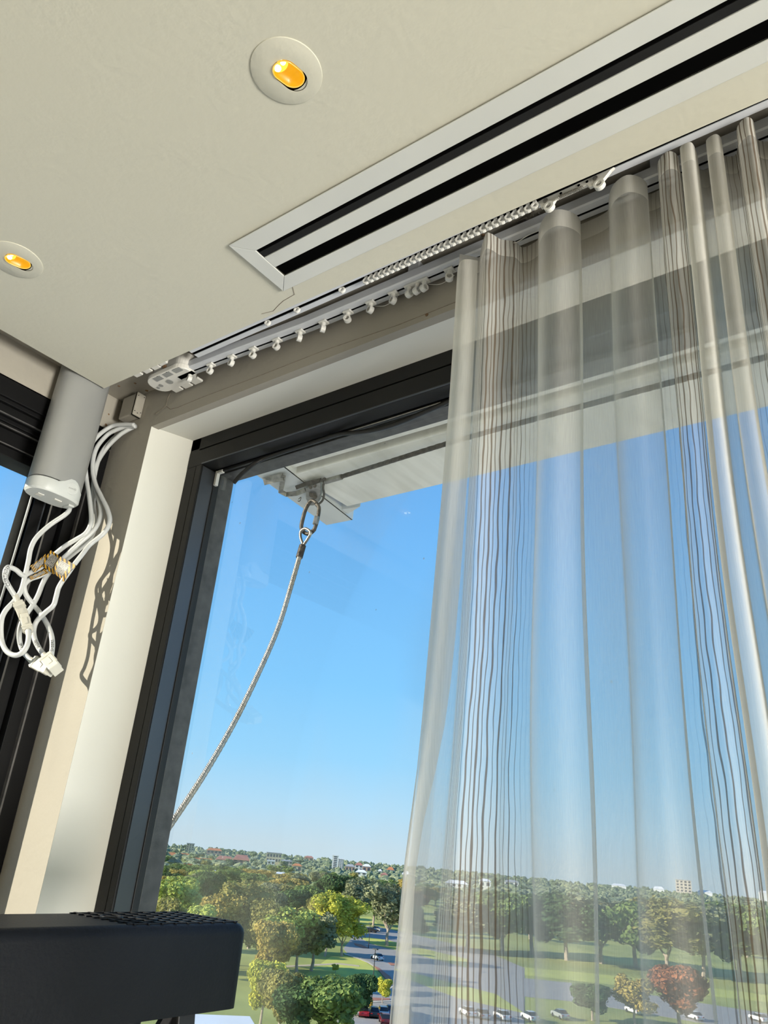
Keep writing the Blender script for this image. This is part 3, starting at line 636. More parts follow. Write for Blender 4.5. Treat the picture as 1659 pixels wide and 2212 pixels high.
# tag corners: type runs across, heading at the low end
sticker(cC, [(89, 1221), (116, 1241), (135, 1206), (110, 1189)], .862)
sticker(cB, [(117, 1238), (139, 1257), (166, 1222), (132, 1203)], .858)
sticker(cA, [(65, 1223), (74, 1237), (104, 1213), (98, 1197)], .868, .003)
sticker(cD, [(63, 1246), (67, 1253), (104, 1238), (97, 1229)], .874, .003)

# ------------------------------------------------------------------ sheer curtain
def curtain_mat():
    m = bpy.data.materials.new('sheer_fabric'); m.use_nodes = True; n = m.node_tree.nodes; l = m.node_tree.links; n.clear()
    o = n.new('ShaderNodeOutputMaterial')
    def mth(op, a, bb=None, c=None, clamp=False):
        k = n.new('ShaderNodeMath'); k.operation = op; k.use_clamp = clamp
        for i, v in enumerate((a, bb, c)):
            if v is None: continue
            if isinstance(v, (int, float)): k.inputs[i].default_value = v
            else: l.new(v, k.inputs[i])
        return k.outputs[0]
    uv = n.new('ShaderNodeUVMap'); sp = n.new('ShaderNodeSeparateXYZ'); l.new(uv.outputs[0], sp.inputs[0]); u, v = sp.outputs['X'], sp.outputs['Y']
    at = n.new('ShaderNodeAttribute'); at.attribute_name = 'stripe'; zone = at.outputs['Fac']
    ah = n.new('ShaderNodeAttribute'); ah.attribute_name = 'dense'; dense = ah.outputs['Fac']
    # wavy brown yarn stripes
    F = 150.0
    def noise(cx, cy, sc=1.0, det=2):
        c = n.new('ShaderNodeCombineXYZ')
        for i, q in enumerate((cx, cy)):
            if isinstance(q, (int, float)): c.inputs[i].default_value = q
            else: l.new(q, c.inputs[i])
        t = n.new('ShaderNodeTexNoise'); t.inputs['Scale'].default_value = sc; t.inputs['Detail'].default_value = det; l.new(c.outputs[0], t.inputs['Vector']); return t.outputs['Fac']
    wob = mth('MULTIPLY', mth('SUBTRACT', noise(mth('MULTIPLY', u, 60), mth('MULTIPLY', v, 16), 1, 1), .5), .9)
    s = mth('ADD', mth('MULTIPLY', u, F), wob); cell = mth('FLOOR', s); fr = mth('FRACT', s)
    wn = n.new('ShaderNodeTexWhiteNoise'); wn.noise_dimensions = '1D'; l.new(cell, wn.inputs['W']); rnd = wn.outputs['Value']
    wdt = mth('ADD', .06, mth('MULTIPLY', mth('MULTIPLY', rnd, rnd), .36))
    d = mth('ABSOLUTE', mth('SUBTRACT', fr, .5))
    stripe = mth('MULTIPLY', mth('SUBTRACT', 1.0, mth('MULTIPLY', mth('SUBTRACT', d, mth('MULTIPLY', wdt, .5)), 14), clamp=True), zone)
    # crinkled weave: density varies in fine vertical threads
    th = noise(mth('MULTIPLY', u, 900), mth('MULTIPLY', v, 30), 1, 1)
    lw = n.new('ShaderNodeLayerWeight'); lw.inputs[0].default_value = .5
    fac = mth('POWER', lw.outputs['Facing'], 2.2)
    op = mth('ADD', mth('ADD', .41, mth('MULTIPLY', mth('SUBTRACT', th, .5), .16)), mth('MULTIPLY', fac, .50))
    op = mth('ADD', op, mth('MULTIPLY', dense, .34))
    op = mth('MAXIMUM', mth('MINIMUM', op, .96), .04)
    op = mth('MAXIMUM', op, mth('MULTIPLY', stripe, .86), clamp=True)
    mc = n.new('ShaderNodeMix'); mc.data_type = 'RGBA'; l.new(stripe, mc.inputs['Factor']); mc.inputs['A'].default_value = (.82, .80, .74, 1); mc.inputs['B'].default_value = (.24, .19, .145, 1)
    df = n.new('ShaderNodeBsdfDiffuse'); tl = n.new('ShaderNodeBsdfTranslucent'); l.new(mc.outputs['Result'], df.inputs[0]); l.new(mc.outputs['Result'], tl.inputs[0])
    a = n.new('ShaderNodeMixShader'); a.inputs[0].default_value = .5; l.new(df.outputs[0], a.inputs[1]); l.new(tl.outputs[0], a.inputs[2])
    tr = n.new('ShaderNodeBsdfTransparent'); mx = n.new('ShaderNodeMixShader'); l.new(op, mx.inputs[0]); l.new(tr.outputs[0], mx.inputs[1]); l.new(a.outputs[0], mx.inputs[2])
    l.new(mx.outputs[0], o.inputs[0]); return m
M_sheer = curtain_mat()
ZHD = .985
# plan of the heading, left hem to right, as measured on the ceiling side (x, y, striped?)
def hp(px, py): p = onz(px, py, ZHD); return (p[0], p[1])
plan = [(*hp(992, 563), 0), (*hp(1010, 566), 0), (*hp(1034, 570), 0), (-.566, .915, .6), (*hp(1048, 521), 1), (-.530, .888, 1), (*hp(1080, 531), 1), (*hp(1098, 534), 1), (*hp(1114, 537), 1),
        (*hp(1130, 552), 1), (*hp(1150, 556), .8), (-.468, .944, .1), (*hp(1165, 507), 0), (*hp(1177, 483), 0), (*hp(1201, 468), 0), (*hp(1225, 470), 0), (*hp(1244, 479), 0), (-.3875, .940, 0), (-.3955, .958, 0),
        (-.386, .970, 0), (-.372, .968, 0), (*hp(1298, 498), 0), (*hp(1314, 471), 0), (*hp(1316, 441), 0), (*hp(1327, 413), 0), (*hp(1354, 394), 0), (*hp(1382, 398), 0), (*hp(1399, 413), 0), (-.276, .944, 0),
        (-.268, .953, .3), (-.256, .948, .9), (-.247, .918, 1), (*hp(1422, 368), 1), (*hp(1438, 346), 1), (*hp(1456, 344), 1), (-.2125, .902, 1), (-.2185, .926, .6), (-.2125, .938, .0), (-.206, .915, 0),
        (*hp(1470, 337), 0), (*hp(1490, 323), 0), (*hp(1501, 331), 0), (-.1885, .915, 0), (-.192, .938, 0), (-.180, .942, 0), (-.172, .90, 0), (-.167, .889, 0), (*hp(1549, 306), 0), (-.1505, .902, 0), (-.1570, .928, .2),
        (-.142, .940, 1), (-.134, .925, 1), (-.127, .893, 1), (*hp(1614, 270), 1), (-.105, .894, 1), (-.109, .925, .8), (-.094, .940, .2), (-.087, .92, 0), (-.082, .893, 0), (-.065, .884, 0), (-.050, .896, 0), (-.045, .93, 0), (-.030, .943, 0),
        (-.018, .92, 0), (-.012, .892, 0), (.005, .886, 0), (.022, .90, 0), (.030, .936, 0), (.05, .94, .5), (.06, .90, 1), (.075, .888, 1), (.09, .905, 1), (.10, .94, 0), (.12, .935, 0), (.13, .895, 0), (.15, .89, 0)]
path = spline([(a, b, c) for a, b, c in plan], 7)
path = np.array(path); path[:, 1] = np.where(path[:, 1] > .944, .944+.006*np.tanh((path[:, 1]-.944)/.02), path[:, 1]); path[:, 2] = np.clip(path[:, 2], 0, 1)
L = np.concatenate([[0], np.cumsum(np.linalg.norm(np.diff(path[:, :2], axis=0), axis=1))])
ZT = 1.0005; ZBOT = FLZ+.03
vz = [ZT, ZT-.018, ZT-.0360, ZT-.0366]+[ZT-.05-(ZT-.05-ZBOT)*(k/59)**1.12 for k in range(60)]; NV = len(vz)
V = []; UV = []; ST = []; DN = []
npth = len(path)
for k, z in enumerate(vz):
    t = (ZT-z)
    for i in range(npth):
        x, y, st = path[i]; hem = math.exp(-((x+.60)/.03)**2)
        sway = .006*math.sin(3.1*t+9*x)*min(1, t*1.2) + .003*math.sin(8*t+31*x)*min(1, t)
        xx = x + sway - .026*hem*min(1, t/1.15)**1.3 + .010*max(0, x+.45)*t
        yc = .915; sq = 1-.20*min(1, t*.9)*(.5+.5*math.sin(19*x+2.0))
        yy = yc+(y-yc)*sq + .004*math.sin(5*t+23*x)*min(1, t)
        # heading top edge dips slightly between hooks
        V.append((xx, yy, z)); UV.append((L[i]*U, z*U)); ST.append(st); DN.append(max(1.25 if z > ZT-.0361 else 0.0, .55*(1 if L[i] < .022 else 0), .6*float(np.interp(x, [-.212, -.203, -.155, -.14], [0, 1, 1, 0])) if path[i, 0] < -.13 else 0))
F_ = []
for k in range(NV-1):
    for i in range(npth-1): F_.append((k*npth+i, k*npth+i+1, (k+1)*npth+i+1, (k+1)*npth+i))
mb = MB(); mb.v = V; mb.f = F_
cu = empty('sheer_curtain', (-.3, .915, ZBOT), 'translucent white sheer curtain with brown vertical yarn stripes hanging in folds', 'curtain')
fab = mk('fabric', mb, M_sheer, cu, smooth=True)
me = fab.data; ul = me.uv_layers.new(name='UVMap')
for lp in me.loops: ul.data[lp.index].uv = UV[lp.vertex_index]
a1 = me.attributes.new('stripe', 'FLOAT', 'POINT'); a1.data.foreach_set('value', ST)
a2 = me.attributes.new('dense', 'FLOAT', 'POINT'); a2.data.foreach_set('value', DN)
# turned-back hem along the left edge that twists away as it falls
hv = []; hu = []; hst = []; hdn = []; nh = 9; NH = 48
for k in range(NH):
    t = k/(NH-1); z = ZT-.04-(ZT-.04-ZBOT)*t; i0 = 0
    ti = ZT-z; x, y, _ = path[0]; hem = math.exp(-((x+.60)/.03)**2)
    bx_ = x + .006*math.sin(3.1*ti+9*x)*min(1, ti*1.2)+.003*math.sin(8*ti+31*x)*min(1, ti) - .026*hem*min(1, ti/1.15)**1.3
    by_ = .915+(y-.915)*(1-.2*min(1, ti*.9)*(.5+.5*math.sin(19*x+2)))+.004*math.sin(5*ti+23*x)*min(1, ti)
    wd = .042*(1-.5*math.exp(-((ti-1.0)/.12)**2))+.01*math.sin(4*ti)
    for j in range(nh):
        s = j/(nh-1); ang = .25+.9*s
        hv.append((bx_+wd*s*math.cos(.2+.25*math.sin(3*ti)), by_-.004-.016*math.sin(math.pi*s)-.006*s*math.sin(6*ti), z)); hu.append((-.1-wd*s*U, z*U)); hst.append(0.0); hdn.append(.55 if s > .55 else .25)
hf = [(k*nh+j, k*nh+j+1, (k+1)*nh+j+1, (k+1)*nh+j) for k in range(NH-1) for j in range(nh-1)]
mb = MB(); mb.v = hv; mb.f = hf; hm = mk('side_hem', mb, M_sheer, cu, smooth=True)
ul = hm.data.uv_layers.new(name='UVMap')
for lp in hm.data.loops: ul.data[lp.index].uv = hu[lp.vertex_index]
hm.data.attributes.new('stripe', 'FLOAT', 'POINT').data.foreach_set('value', hst); hm.data.attributes.new('dense', 'FLOAT', 'POINT').data.foreach_set('value', hdn)

# ------------------------------------------------------------------ step ladder
LZ = -.096/U
A = onz(543, 1994, LZ)
ey = np.array([.05, -1.0, 0]); ey /= np.linalg.norm(ey)      # long side runs back into the room
ex = np.array([-1.0, -.05, 0]); ex /= np.linalg.norm(ex); wid = .150
lad = empty('step_ladder', (A[0]+ex[0]*wid/2, A[1]+ey[1]*.3, FLZ), 'black plastic-topped step ladder with a round tray and grid tread', 'ladder')
HT = (LZ-ony(540, 2183, A[1])[2]); LEN = .62
def LP(a, b, c): return A + ex*a*wid + ey*b*LEN + np.array([0, 0, c])
def rect_round(a0, a1, b0, b1, r, n=5):
    out = []
    for ca, cb, s0 in ((a1-r/wid, b1-r/LEN, 0), (a0+r/wid, b1-r/LEN, 90), (a0+r/wid, b0+r/LEN, 180), (a1-r/wid, b0+r/LEN, 270)):
        for k in range(n+1):
            t = math.radians(s0+90*k/n); out.append((ca+r/wid*math.cos(t), cb+r/LEN*math.sin(t)))
    return out
outer = rect_round(0, 1, 0, 1, .02); rt = .012
rings = []
for c, ins in ((-HT, .0), (-.014, 0), (-.008, .0016), (-.003, .005), (-.0005, .010), (0, .014)):
    rings.append([LP(p, q, c) for p, q in rect_round(ins/wid, 1-ins/wid, ins/LEN, 1-ins/LEN, .02)])
mb = MB(); mb.loft(rings, True, False); mk('top_skirt', mb, M_ladder, lad); auto_smooth(bpy.data.objects['top_skirt'], 50)
# top plate with a round tray and two bit holes
tray_c = (.50, .72); tray_r = .066
holes = [(*tray_c, tray_r), (.60, .30, .014), (.40, .24, .014)]
inner = rect_round(.014/wid, 1-.014/wid, .014/LEN, 1-.014/LEN, .02)
bm = bmesh.new(); loops = []
def addloop(pts):
    vs_ = [bm.verts.new(Vector(LP(p, q, -.0002))) for p, q in pts]; return [bm.edges.new((vs_[i], vs_[(i+1) % len(vs_)])) for i in range(len(vs_))]
eds = addloop(inner)
for ca, cb, r in holes:
    eds += addloop([(ca+r/wid*math.cos(t), cb+r/LEN*math.sin(t)) for t in [2*math.pi*k/28 for k in range(28)]])
bmesh.ops.triangle_fill(bm, use_beauty=True, use_dissolve=False, edges=eds)
mb = MB(); bm.verts.index_update(); mb.add([tuple(v.co) for v in bm.verts], [tuple(v.index for v in f.verts) for f in bm.faces]); bm.free(); mk('top_plate', mb, M_ladder, lad)
for ca, cb, r in holes:
    mb = MB(); cyl = [[LP(ca+r/wid*math.cos(t), cb+r/LEN*math.sin(t), c) for t in [2*math.pi*k/28 for k in range(28)]] for c in (.0004, -.024)]
    mb.loft(cyl, True, False); mb.add(cyl[1], [tuple(range(28))]); mk('tray_well' if r > .03 else 'bit_hole', mb, M_ladder, lad)
    mb = MB(); mb.tube([LP(ca+r*1.02/wid*math.cos(t), cb+r*1.02/LEN*math.sin(t), .0006) for t in [2*math.pi*k/28 for k in range(29)]], .0016, 6); mk('raised_rim', mb, M_ladder, lad)
# raised grid ribs over the free end of the plate
for k in range(9):
    b = .035+k*.038
    segs = [(.07, .93)]
    mb = MB()
    for a0, a1 in segs: mb.obox(LP((a0+a1)/2, b, .0006), (ex, ey, np.array([0, 0, 1.0])), ((a1-a0)/2*wid, .0018, .0010))
    mk('grid_rib', mb, M_ladder, lad)
for k in range(8):
    a = .10+k*.115; mb = MB(); mb.obox(LP(a, .19, .0005), (ex, ey, np.array([0, 0, 1.0])), (.0014, .165*LEN, .0008)); mk('grid_rib', mb, M_ladder, lad)
# rails and rungs
def lrail(a, b, da, db):
    p0 = LP(a, b, -HT+.01); p1 = np.array([p0[0]+da, p0[1]+db, FLZ]); t = p1-p0; Ln = np.linalg.norm(t); t /= Ln
    s_ = np.cross(t, ex); s_ /= np.linalg.norm(s_); n_ = np.cross(t, s_)
    mb = MB(); mb.obox((p0+p1)/2, (t, s_, n_), (Ln/2, .016, .010)); return mk('leg', mb, M_ladm, lad, bevel=.002), p0, p1
legs = [lrail(.18, .14, .26*-ex[0], .0), lrail(.18, .90, .26*-ex[0], -.06), lrail(.82, .14, -.30*-ex[0], .0), lrail(.82, .90, -.30*-ex[0], -.06)]
for k in range(1, 6):
    f_ = k/6.2; p = legs[0][1]*(1-f_)+legs[0][2]*f_; q = legs[1][1]*(1-f_)+legs[1][2]*f_
    c = (p+q)/2; d = q-p; Ln = np.linalg.norm(d); d /= Ln; mb = MB(); mb.obox(c, (d, np.array([-d[1], d[0], 0]), np.array([0, 0, 1.0])), (Ln/2, .035, .010)); mk('step', mb, M_ladder, lad, bevel=.002)
mb = MB(); mb.tube([LP(.2, .12, -HT*.6), LP(.35, .30, -HT-.16)], .010, 6); mk('spreader', mb, M_ladm, lad)

# ------------------------------------------------------------------ awning frame, cable and shackle outside the front window
ZA = 1.2
aw = empty('window_awning', (-1.0, 1.85, ZA), 'white painted metal awning frame outside above the front window', 'awning')
yb0 = 1.62
mb = MB(); mb.box((-1.80, 1.716, ZA), (2.6, 2.020, ZA+.10)); mk('outer_beam', mb, M_beam, aw, bevel=.004)
mb = MB(); mb.box((-1.80, 1.30, ZA+.012), (2.6, 1.694, ZA+.10)); mk('inner_panel', mb, M_beam, aw, bevel=.004)
mb = MB(); mb.box((-1.80, 1.694, ZA+.03), (2.6, 1.716, ZA+.09)); mk('joint', mb, M_outer, aw)
pl = [onz(340+a*.434, 780+b*.434, ZA-.004) for a, b in ((500, 572), (640, 530), (972, 790), (842, 816))]
d0 = pl[0]-pl[3]; d1 = pl[1]-pl[2]
pl[0] = pl[3]+d0*1.9; pl[1] = pl[2]+d1*1.9
mb = MB(); mb.prism(pl, (0, 0, .004)); mk('end_plate', mb, M_white, aw)
up = [pl[1], pl[2], pl[2]+np.array([0, 0, .085]), pl[1]+np.array([0, 0, .085])]
mb = MB(); mb.prism(up, (-.006, 0, 0)); mk('end_web', mb, M_white, aw)
mb = MB(); mb.prism([onz(737, 1101, ZA+.001), onz(752, 1110, ZA+.001), onz(778, 1094, ZA+.001)], (0, 0, .05)); mk('corner_gusset', mb, M_white, aw)
# clear bracket arm + clamp plate + hook
def A2(px, py, z=ZA-.02): return onz(px, py, z)
br = empty('cable_bracket', A2(668, 1050), 'weathered steel clamp bracket holding the wires under the awning', 'bracket')
def strip(pts, w_, th, m, name, parent, z=ZA-.02):
    P = [np.array(p, float) for p in pts]; mb = MB(); rings = []
    for i, p in enumerate(P):
        t = P[min(i+1, len(P)-1)]-P[max(i-1, 0)]; t /= np.linalg.norm(t); v = p/np.linalg.norm(p); s_ = np.cross(t, v); s_ /= np.linalg.norm(s_); n_ = np.cross(s_, t)
        rings.append([p+s_*w_+n_*th, p-s_*w_+n_*th, p-s_*w_-n_*th, p+s_*w_-n_*th])
    mb.loft(rings); return mk(name, mb, m, parent, bevel=.0008)
strip([A2(570, 1040), A2(592, 1034), A2(612, 1030)], .014, .003, M_steel, 'arm', br)
strip([A2(612, 1028), A2(609, 1048), A2(606, 1062), A2(618, 1068), A2(640, 1066), A2(660, 1058)], .009, .0025, M_steel, 'bent_strap', br)
strip([A2(640, 1053), A2(665, 1044), A2(694, 1037)], .0075, .004, M_dsteel, 'bar', br)
cl = [A2(px, py, ZA-.028) for px, py in ((660, 1055), (672, 1049), (692, 1042), (693, 1062), (688, 1083), (678, 1092), (668, 1092), (661, 1078))]
mb = MB(); mb.prism(cl, (0, .010, .010)); mk('clamp_plate', mb, M_steel, br, bevel=.001)
for px, py, r in ((671, 1053, .006), (680, 1050, .006), (675, 1068, .013), (680, 1073, .009)):
    p = A2(px, py, ZA-.030); mb = MB(); mb.disc(p, -p, r, 14, .006); mk('bolt_head', mb, M_dsteel, br)
P = spline([A2(692, 1040, ZA-.03), A2(702, 1034, ZA-.03), A2(698, 1052, ZA-.03), A2(700, 1068, ZA-.03), A2(696, 1082, ZA-.03), A2(684, 1092, ZA-.03)], 6)
mb = MB(); mb.tube(P, .0042, 8); mk('safety_pin', mb, M_dsteel, br, smooth=True)
P = spline([A2(645, 1078, ZA-.03), A2(650, 1074, ZA-.03), A2(648, 1082, ZA-.03), A2(643, 1082, ZA-.03)], 5); mb = MB(); mb.tube(P, .0015, 5); mk('split_pin', mb, M_dsteel, br)
def rope(name, pts, r, m, label, cat, turns=90, strands=6):
    P = spline(pts, 10); Lr = arc_len(P); tot = Lr[-1]
    t = empty(name, P[0], label, cat)
    core = MB(); core.tube(P, r*.72, 8); mk('core', core, m, t, smooth=True)
    n = int(turns*6); S = np.linspace(0, tot, n); A_ = np.array(P); Q_ = np.array([[np.interp(s, Lr, A_[:, i]) for i in range(3)] for s in S])
    up = np.array([0.3, .2, 1.0]); rows = []
    for i in range(n):
        tt = Q_[min(i+1, n-1)]-Q_[max(i-1, 0)]; tt /= np.linalg.norm(tt); a = np.cross(tt, up); a /= np.linalg.norm(a); rows.append((a, np.cross(a, tt)))
    for k in range(strands):
        pts_ = []
        for i in range(n):
            th = 2*math.pi*(k/strands + i/6.0/2.0); a, b = rows[i]; pts_.append(Q_[i]+r*.60*(math.cos(th)*a+math.sin(th)*b))
        s_ = MB(); s_.tube(pts_, r*.42, 4, False); mk('strand', s_, m, t, smooth=True)
    return t
def dpt(px, py, y): return ony(px, py, y)
yk = 1.76
stay = rope('stay_cable', [dpt(647, 1203, yk-.02), dpt(632, 1254, 1.74), dpt(602, 1352, 1.70), (dpt(560, 1450, 1.64)), dpt(505, 1562, 1.57), dpt(440, 1674, 1.48), dpt(372, 1776, 1.40), dpt(345, 1815, 1.36)], .0088, M_wire, 'thin galvanised steel stay cable hanging diagonally outside the front window', 'cable', 60)
hz = rope('awning_wire', [A2(700, 1041, ZA-.03), A2(740, 1029, ZA-.03), A2(820, 1004, ZA-.03), A2(984, 953, ZA-.03), A2(1200, 893, ZA-.03), A2(1659, 770, ZA-.03)], .0085, M_dsteel, 'dark twisted wire running along under the awning beam', 'wire', 90)
mb = MB(); a, b = A2(703, 1040, ZA-.031), A2(738, 1030, ZA-.031); mb.tube([a, b], .0105, 10); mk('swage', mb, M_steel, hz, bevel=.001)
sh = empty('quick_link', dpt(665, 1120, yk), 'dark rusty oval quick link joining the bracket to the stay cable', 'shackle')
P = spline([dpt(668, 1086, yk), dpt(660, 1100, yk), dpt(653, 1125, yk), dpt(651, 1140, yk), dpt(657, 1150, yk), dpt(668, 1153, yk), dpt(678, 1145, yk)], 6); mb = MB(); mb.tube(P, .0072, 10); mk('link_body', mb, M_dsteel, sh, smooth=True)
P = spline([dpt(684, 1090, yk), dpt(689, 1097, yk), dpt(687, 1115, yk), dpt(682, 1135, yk), dpt(678, 1146, yk)], 6); mb = MB(); mb.tube(P, .0068, 10); mk('link_body', mb, M_dsteel, sh, smooth=True)
P = spline([dpt(668, 1086, yk), dpt(675, 1081, yk), dpt(684, 1088, yk)], 6); mb = MB(); mb.tube(P, .0068, 10); mk('link_body', mb, M_dsteel, sh, smooth=True)
mb = MB(); mb.tube([dpt(685, 1116, yk-.002), dpt(681, 1133, yk-.002)], .0105, 6); mk('screw_sleeve', mb, M_steel, sh)
P = spline([dpt(654, 1176, yk-.01), dpt(649, 1160, yk-.012), dpt(650, 1148, yk-.014), dpt(660, 1142, yk-.016), dpt(671, 1150, yk-.014), dpt(666, 1162, yk-.012), dpt(656, 1177, yk-.01)], 6); mb = MB(); mb.tube(P, .0052, 8); mk('thimble_loop', mb, M_steel, stay, smooth=True)
mb = MB(); mb.tube([dpt(654, 1178, yk-.012), dpt(646, 1205, yk-.018)], .0120, 14); mk('ferrule', mb, M_dsteel, stay, bevel=.0015)
# ------------------------------------------------------------------ landscape, metres, eight floors below
GZ = -26.0
def grd(px, py, z=GZ): return onz(px, py, z)
def place(name, p, label, cat, group=None): return empty(name, p, label, cat, group, s=1.0)
def mkm(name, mb, m, parent=None, **k): return mk(name, mb, m, parent, s=1.0, **k)
M_grass = mat('park_grass', (.40, .42, .10), .95, var=.2, scale=.05, col2=(.26, .30, .07), thr=(.35, .65))
M_lawn = mat('sunny_lawn', (.58, .60, .11), .95, var=.1, scale=.15, col2=(.46, .48, .12))
M_asph = mat('asphalt', (.37, .35, .32), .9, var=.06, scale=.3)
M_lot = mat('car_park_paving', (.40, .385, .36), .9, var=.08, scale=.3)
M_brickp = mat('red_paving', (.46, .20, .13), .9, var=.1, scale=.6)
M_kerb = mat('pale_kerb', (.62, .56, .46), .85, var=.08, scale=.5)
M_path = mat('sandy_path', (.60, .50, .33), .9, var=.1, scale=.5)
gp_ = empty('ground', (0, 0, GZ), 'wide grassy parkland below the building', 'ground', s=1.0); tag(gp_, kind='structure')
mb = MB(); mb.prism([(1280*math.cos(2*math.pi*k/48), 1280*math.sin(2*math.pi*k/48), GZ-2) for k in range(48)], (0, 0, 2)); mkm('turf', mb, M_grass, gp_)
M_bounce = mat('pale_bounce_paving', (.66, .61, .52), .9, var=.08, scale=.2)
mb = MB(); mb.prism([(86*math.cos(2*math.pi*k/40), 86*math.sin(2*math.pi*k/40), GZ) for k in range(40)], (0, 0, .05)); mkm('bounce_disc', mb, M_bounce, gp_)  # unseen pale disc added to bounce neutral light onto the awning
def flat(name, pts, m, h=.04, z=GZ, t=.03, crop=None):
    """ground polygon given by pixels of its outline; h = lift above the turf"""
    if crop: pts = [(crop[0]+a*crop[2], crop[1]+b*crop[2]) for a, b in pts]
    P = [grd(a, b) for a, b in pts]; mb = MB()
    mb.prism([(p[0], p[1], GZ+h-t) for p in P], (0, 0, t)); return mkm(name, mb, m, gp_)
K = (600, 1800, .205)
flat('lawn', [(300, 1480), (560, 1300), (720, 1290), (880, 1330), (985, 1400), (1040, 1470), (1070, 1560), (1000, 1640), (700, 1620), (250, 1560)], M_lawn, .03, crop=K)
flat('lawn', [(800, 960), (850, 880), (980, 880), (1060, 960)], M_lawn, .03, crop=K)
flat('road', [(2600, 2100), (890, 1835), (925, 1690), (1060, 1630), (1235, 1590), (1180, 1510), (1060, 1420), (960, 1350), (860, 1312), (740, 1275), (690, 1215), (770, 1120), (800, 1000), (1050, 985), (1390, 1060), (2200, 1250), (2600, 1420)], M_asph, .05, crop=K)
flat('verge', [(880, 1108), (960, 1098), (1150, 1130), (1390, 1185), (2000, 1330), (2000, 1420), (1390, 1262), (1150, 1212), (980, 1165)], M_lawn, .10, crop=K)
flat('verge', [(1225, 1428), (1400, 1470), (2300, 1700), (2600, 1900), (1900, 1740), (1380, 1545)], M_lawn, .10, crop=K)
flat('median', [(1000, 1395), (1060, 1420), (1180, 1510), (1225, 1575), (1200, 1610), (1120, 1640), (1150, 1560), (1080, 1470)], M_brickp, .12, crop=K)
flat('median', [(800, 1160), (880, 1175), (960, 1215), (900, 1212), (820, 1185)], M_brickp, .12, crop=K)
flat('median', [(1160, 1365), (1250, 1375), (1320, 1400), (1190, 1395)], M_brickp, .12, crop=K)
flat('footpath', [(930, 1690), (1060, 1660), (1130, 1650), (1215, 1610), (1240, 1585), (1225, 1620), (1150, 1665), (940, 1708)], M_kerb, .11, crop=K)
flat('footpath', [(900, 1775), (1200, 1765), (1210, 1775), (900, 1792)], M_kerb, .11, crop=K)
flat('median', [(940, 1735), (1180, 1745), (1180, 1762), (920, 1772)], M_brickp, .12, crop=K)
flat('footpath', [(700, 1265), (860, 1318), (960, 1358), (1050, 1420), (1040, 1428), (950, 1370), (850, 1328), (700, 1280)], M_kerb, .11, crop=K)
flat('footpath', [(30, 1400), (640, 1368), (860, 1395), (860, 1408), (640, 1385), (30, 1418)], M_path, .06, crop=K)
flat('footpath', [(250, 1505), (640, 1525), (640, 1545), (250, 1528)], M_path, .06, crop=K)
flat('car_park', [(700, 1850), (1400, 1835), (2900, 2060), (2900, 2300), (600, 2300)], M_lot, .06, crop=K)
flat('verge', [(910, 1843), (1120, 1835), (1400, 1838), (1400, 1852), (920, 1862)], M_lawn, .12, crop=K)
flat('road', [(1000, 2100), (1250, 2125), (1659, 2190), (1659, 2235), (1250, 2165), (1000, 2140)], M_asph, .045)
flat('lawn', [(1080, 2085), (1330, 2108), (1659, 2150), (1659, 2165), (1330, 2128), (1080, 2100)], M_lawn, .03)
# lighter bands of mown grass between the trees behind the curtain
flat('lawn', [(1180, 2060), (1480, 2085), (1480, 2096), (1180, 2072)], M_lawn, .03)

# --- trees
def leaf_mat(name, c, c2):
    m = bpy.data.materials.new(name); m.use_nodes = True; n = m.node_tree.nodes; l = m.node_tree.links; n.clear()
    o = n.new('ShaderNodeOutputMaterial'); t = n.new('ShaderNodeTexCoord'); no = n.new('ShaderNodeTexNoise'); no.inputs['Scale'].default_value = 5.0; no.inputs['Detail'].default_value = 4
    l.new(t.outputs['Object'], no.inputs['Vector']); r = n.new('ShaderNodeValToRGB'); r.color_ramp.elements[0].position = .35; r.color_ramp.elements[1].position = .65
    r.color_ramp.elements[0].color = (*c2, 1); r.color_ramp.elements[1].color = (*c, 1); l.new(no.outputs['Fac'], r.inputs[0])
    d = n.new('ShaderNodeBsdfDiffuse'); tl = n.new('ShaderNodeBsdfTranslucent'); mx = n.new('ShaderNodeMixShader'); mx.inputs[0].default_value = .25
    no.inputs['Detail'].default_value = 1
    l.new(r.outputs[0], d.inputs[0]); l.new(r.outputs[0], tl.inputs[0]); l.new(d.outputs[0], mx.inputs[1]); l.new(tl.outputs[0], mx.inputs[2]); l.new(mx.outputs[0], o.inputs[0]); return m
LEAF = {'light': leaf_mat('light_green_leaves', (0.580, 0.638, 0.174), (0.362, 0.435, 0.116)), 'dark': leaf_mat('dark_green_leaves', (0.123, 0.203, 0.080), (0.072, 0.123, 0.051)),
        'olive': leaf_mat('olive_gum_leaves', (0.435, 0.392, 0.131), (0.246, 0.246, 0.087)), 'gold': leaf_mat('golden_leaves', (0.609, 0.478, 0.145), (0.348, 0.290, 0.087)),
        'yellow': leaf_mat('yellow_green_leaves', (0.725, 0.681, 0.116), (0.435, 0.464, 0.087)), 'grey': leaf_mat('grey_green_leaves', (0.362, 0.377, 0.217), (0.189, 0.217, 0.123)),
        'red': leaf_mat('rusty_leaves', (0.493, 0.189, 0.087), (0.290, 0.116, 0.058)), 'mid': leaf_mat('mid_green_leaves', (0.275, 0.362, 0.116), (0.145, 0.217, 0.072)),
        'far': leaf_mat('haze_tinted_leaves', (0.348, 0.420, 0.246), (0.217, 0.290, 0.174)), 'fardark': leaf_mat('haze_tinted_dark_leaves', (0.217, 0.290, 0.189), (0.145, 0.203, 0.145))}  # distance haze is mixed into these two leaf colours
M_trunk = mat('pale_gum_trunk', (.55, .45, .37), .85, var=.2, scale=2, stretch=(1, 1, 4))
M_dtrunk = mat('brown_trunk', (.20, .15, .11), .9, var=.2, scale=2)
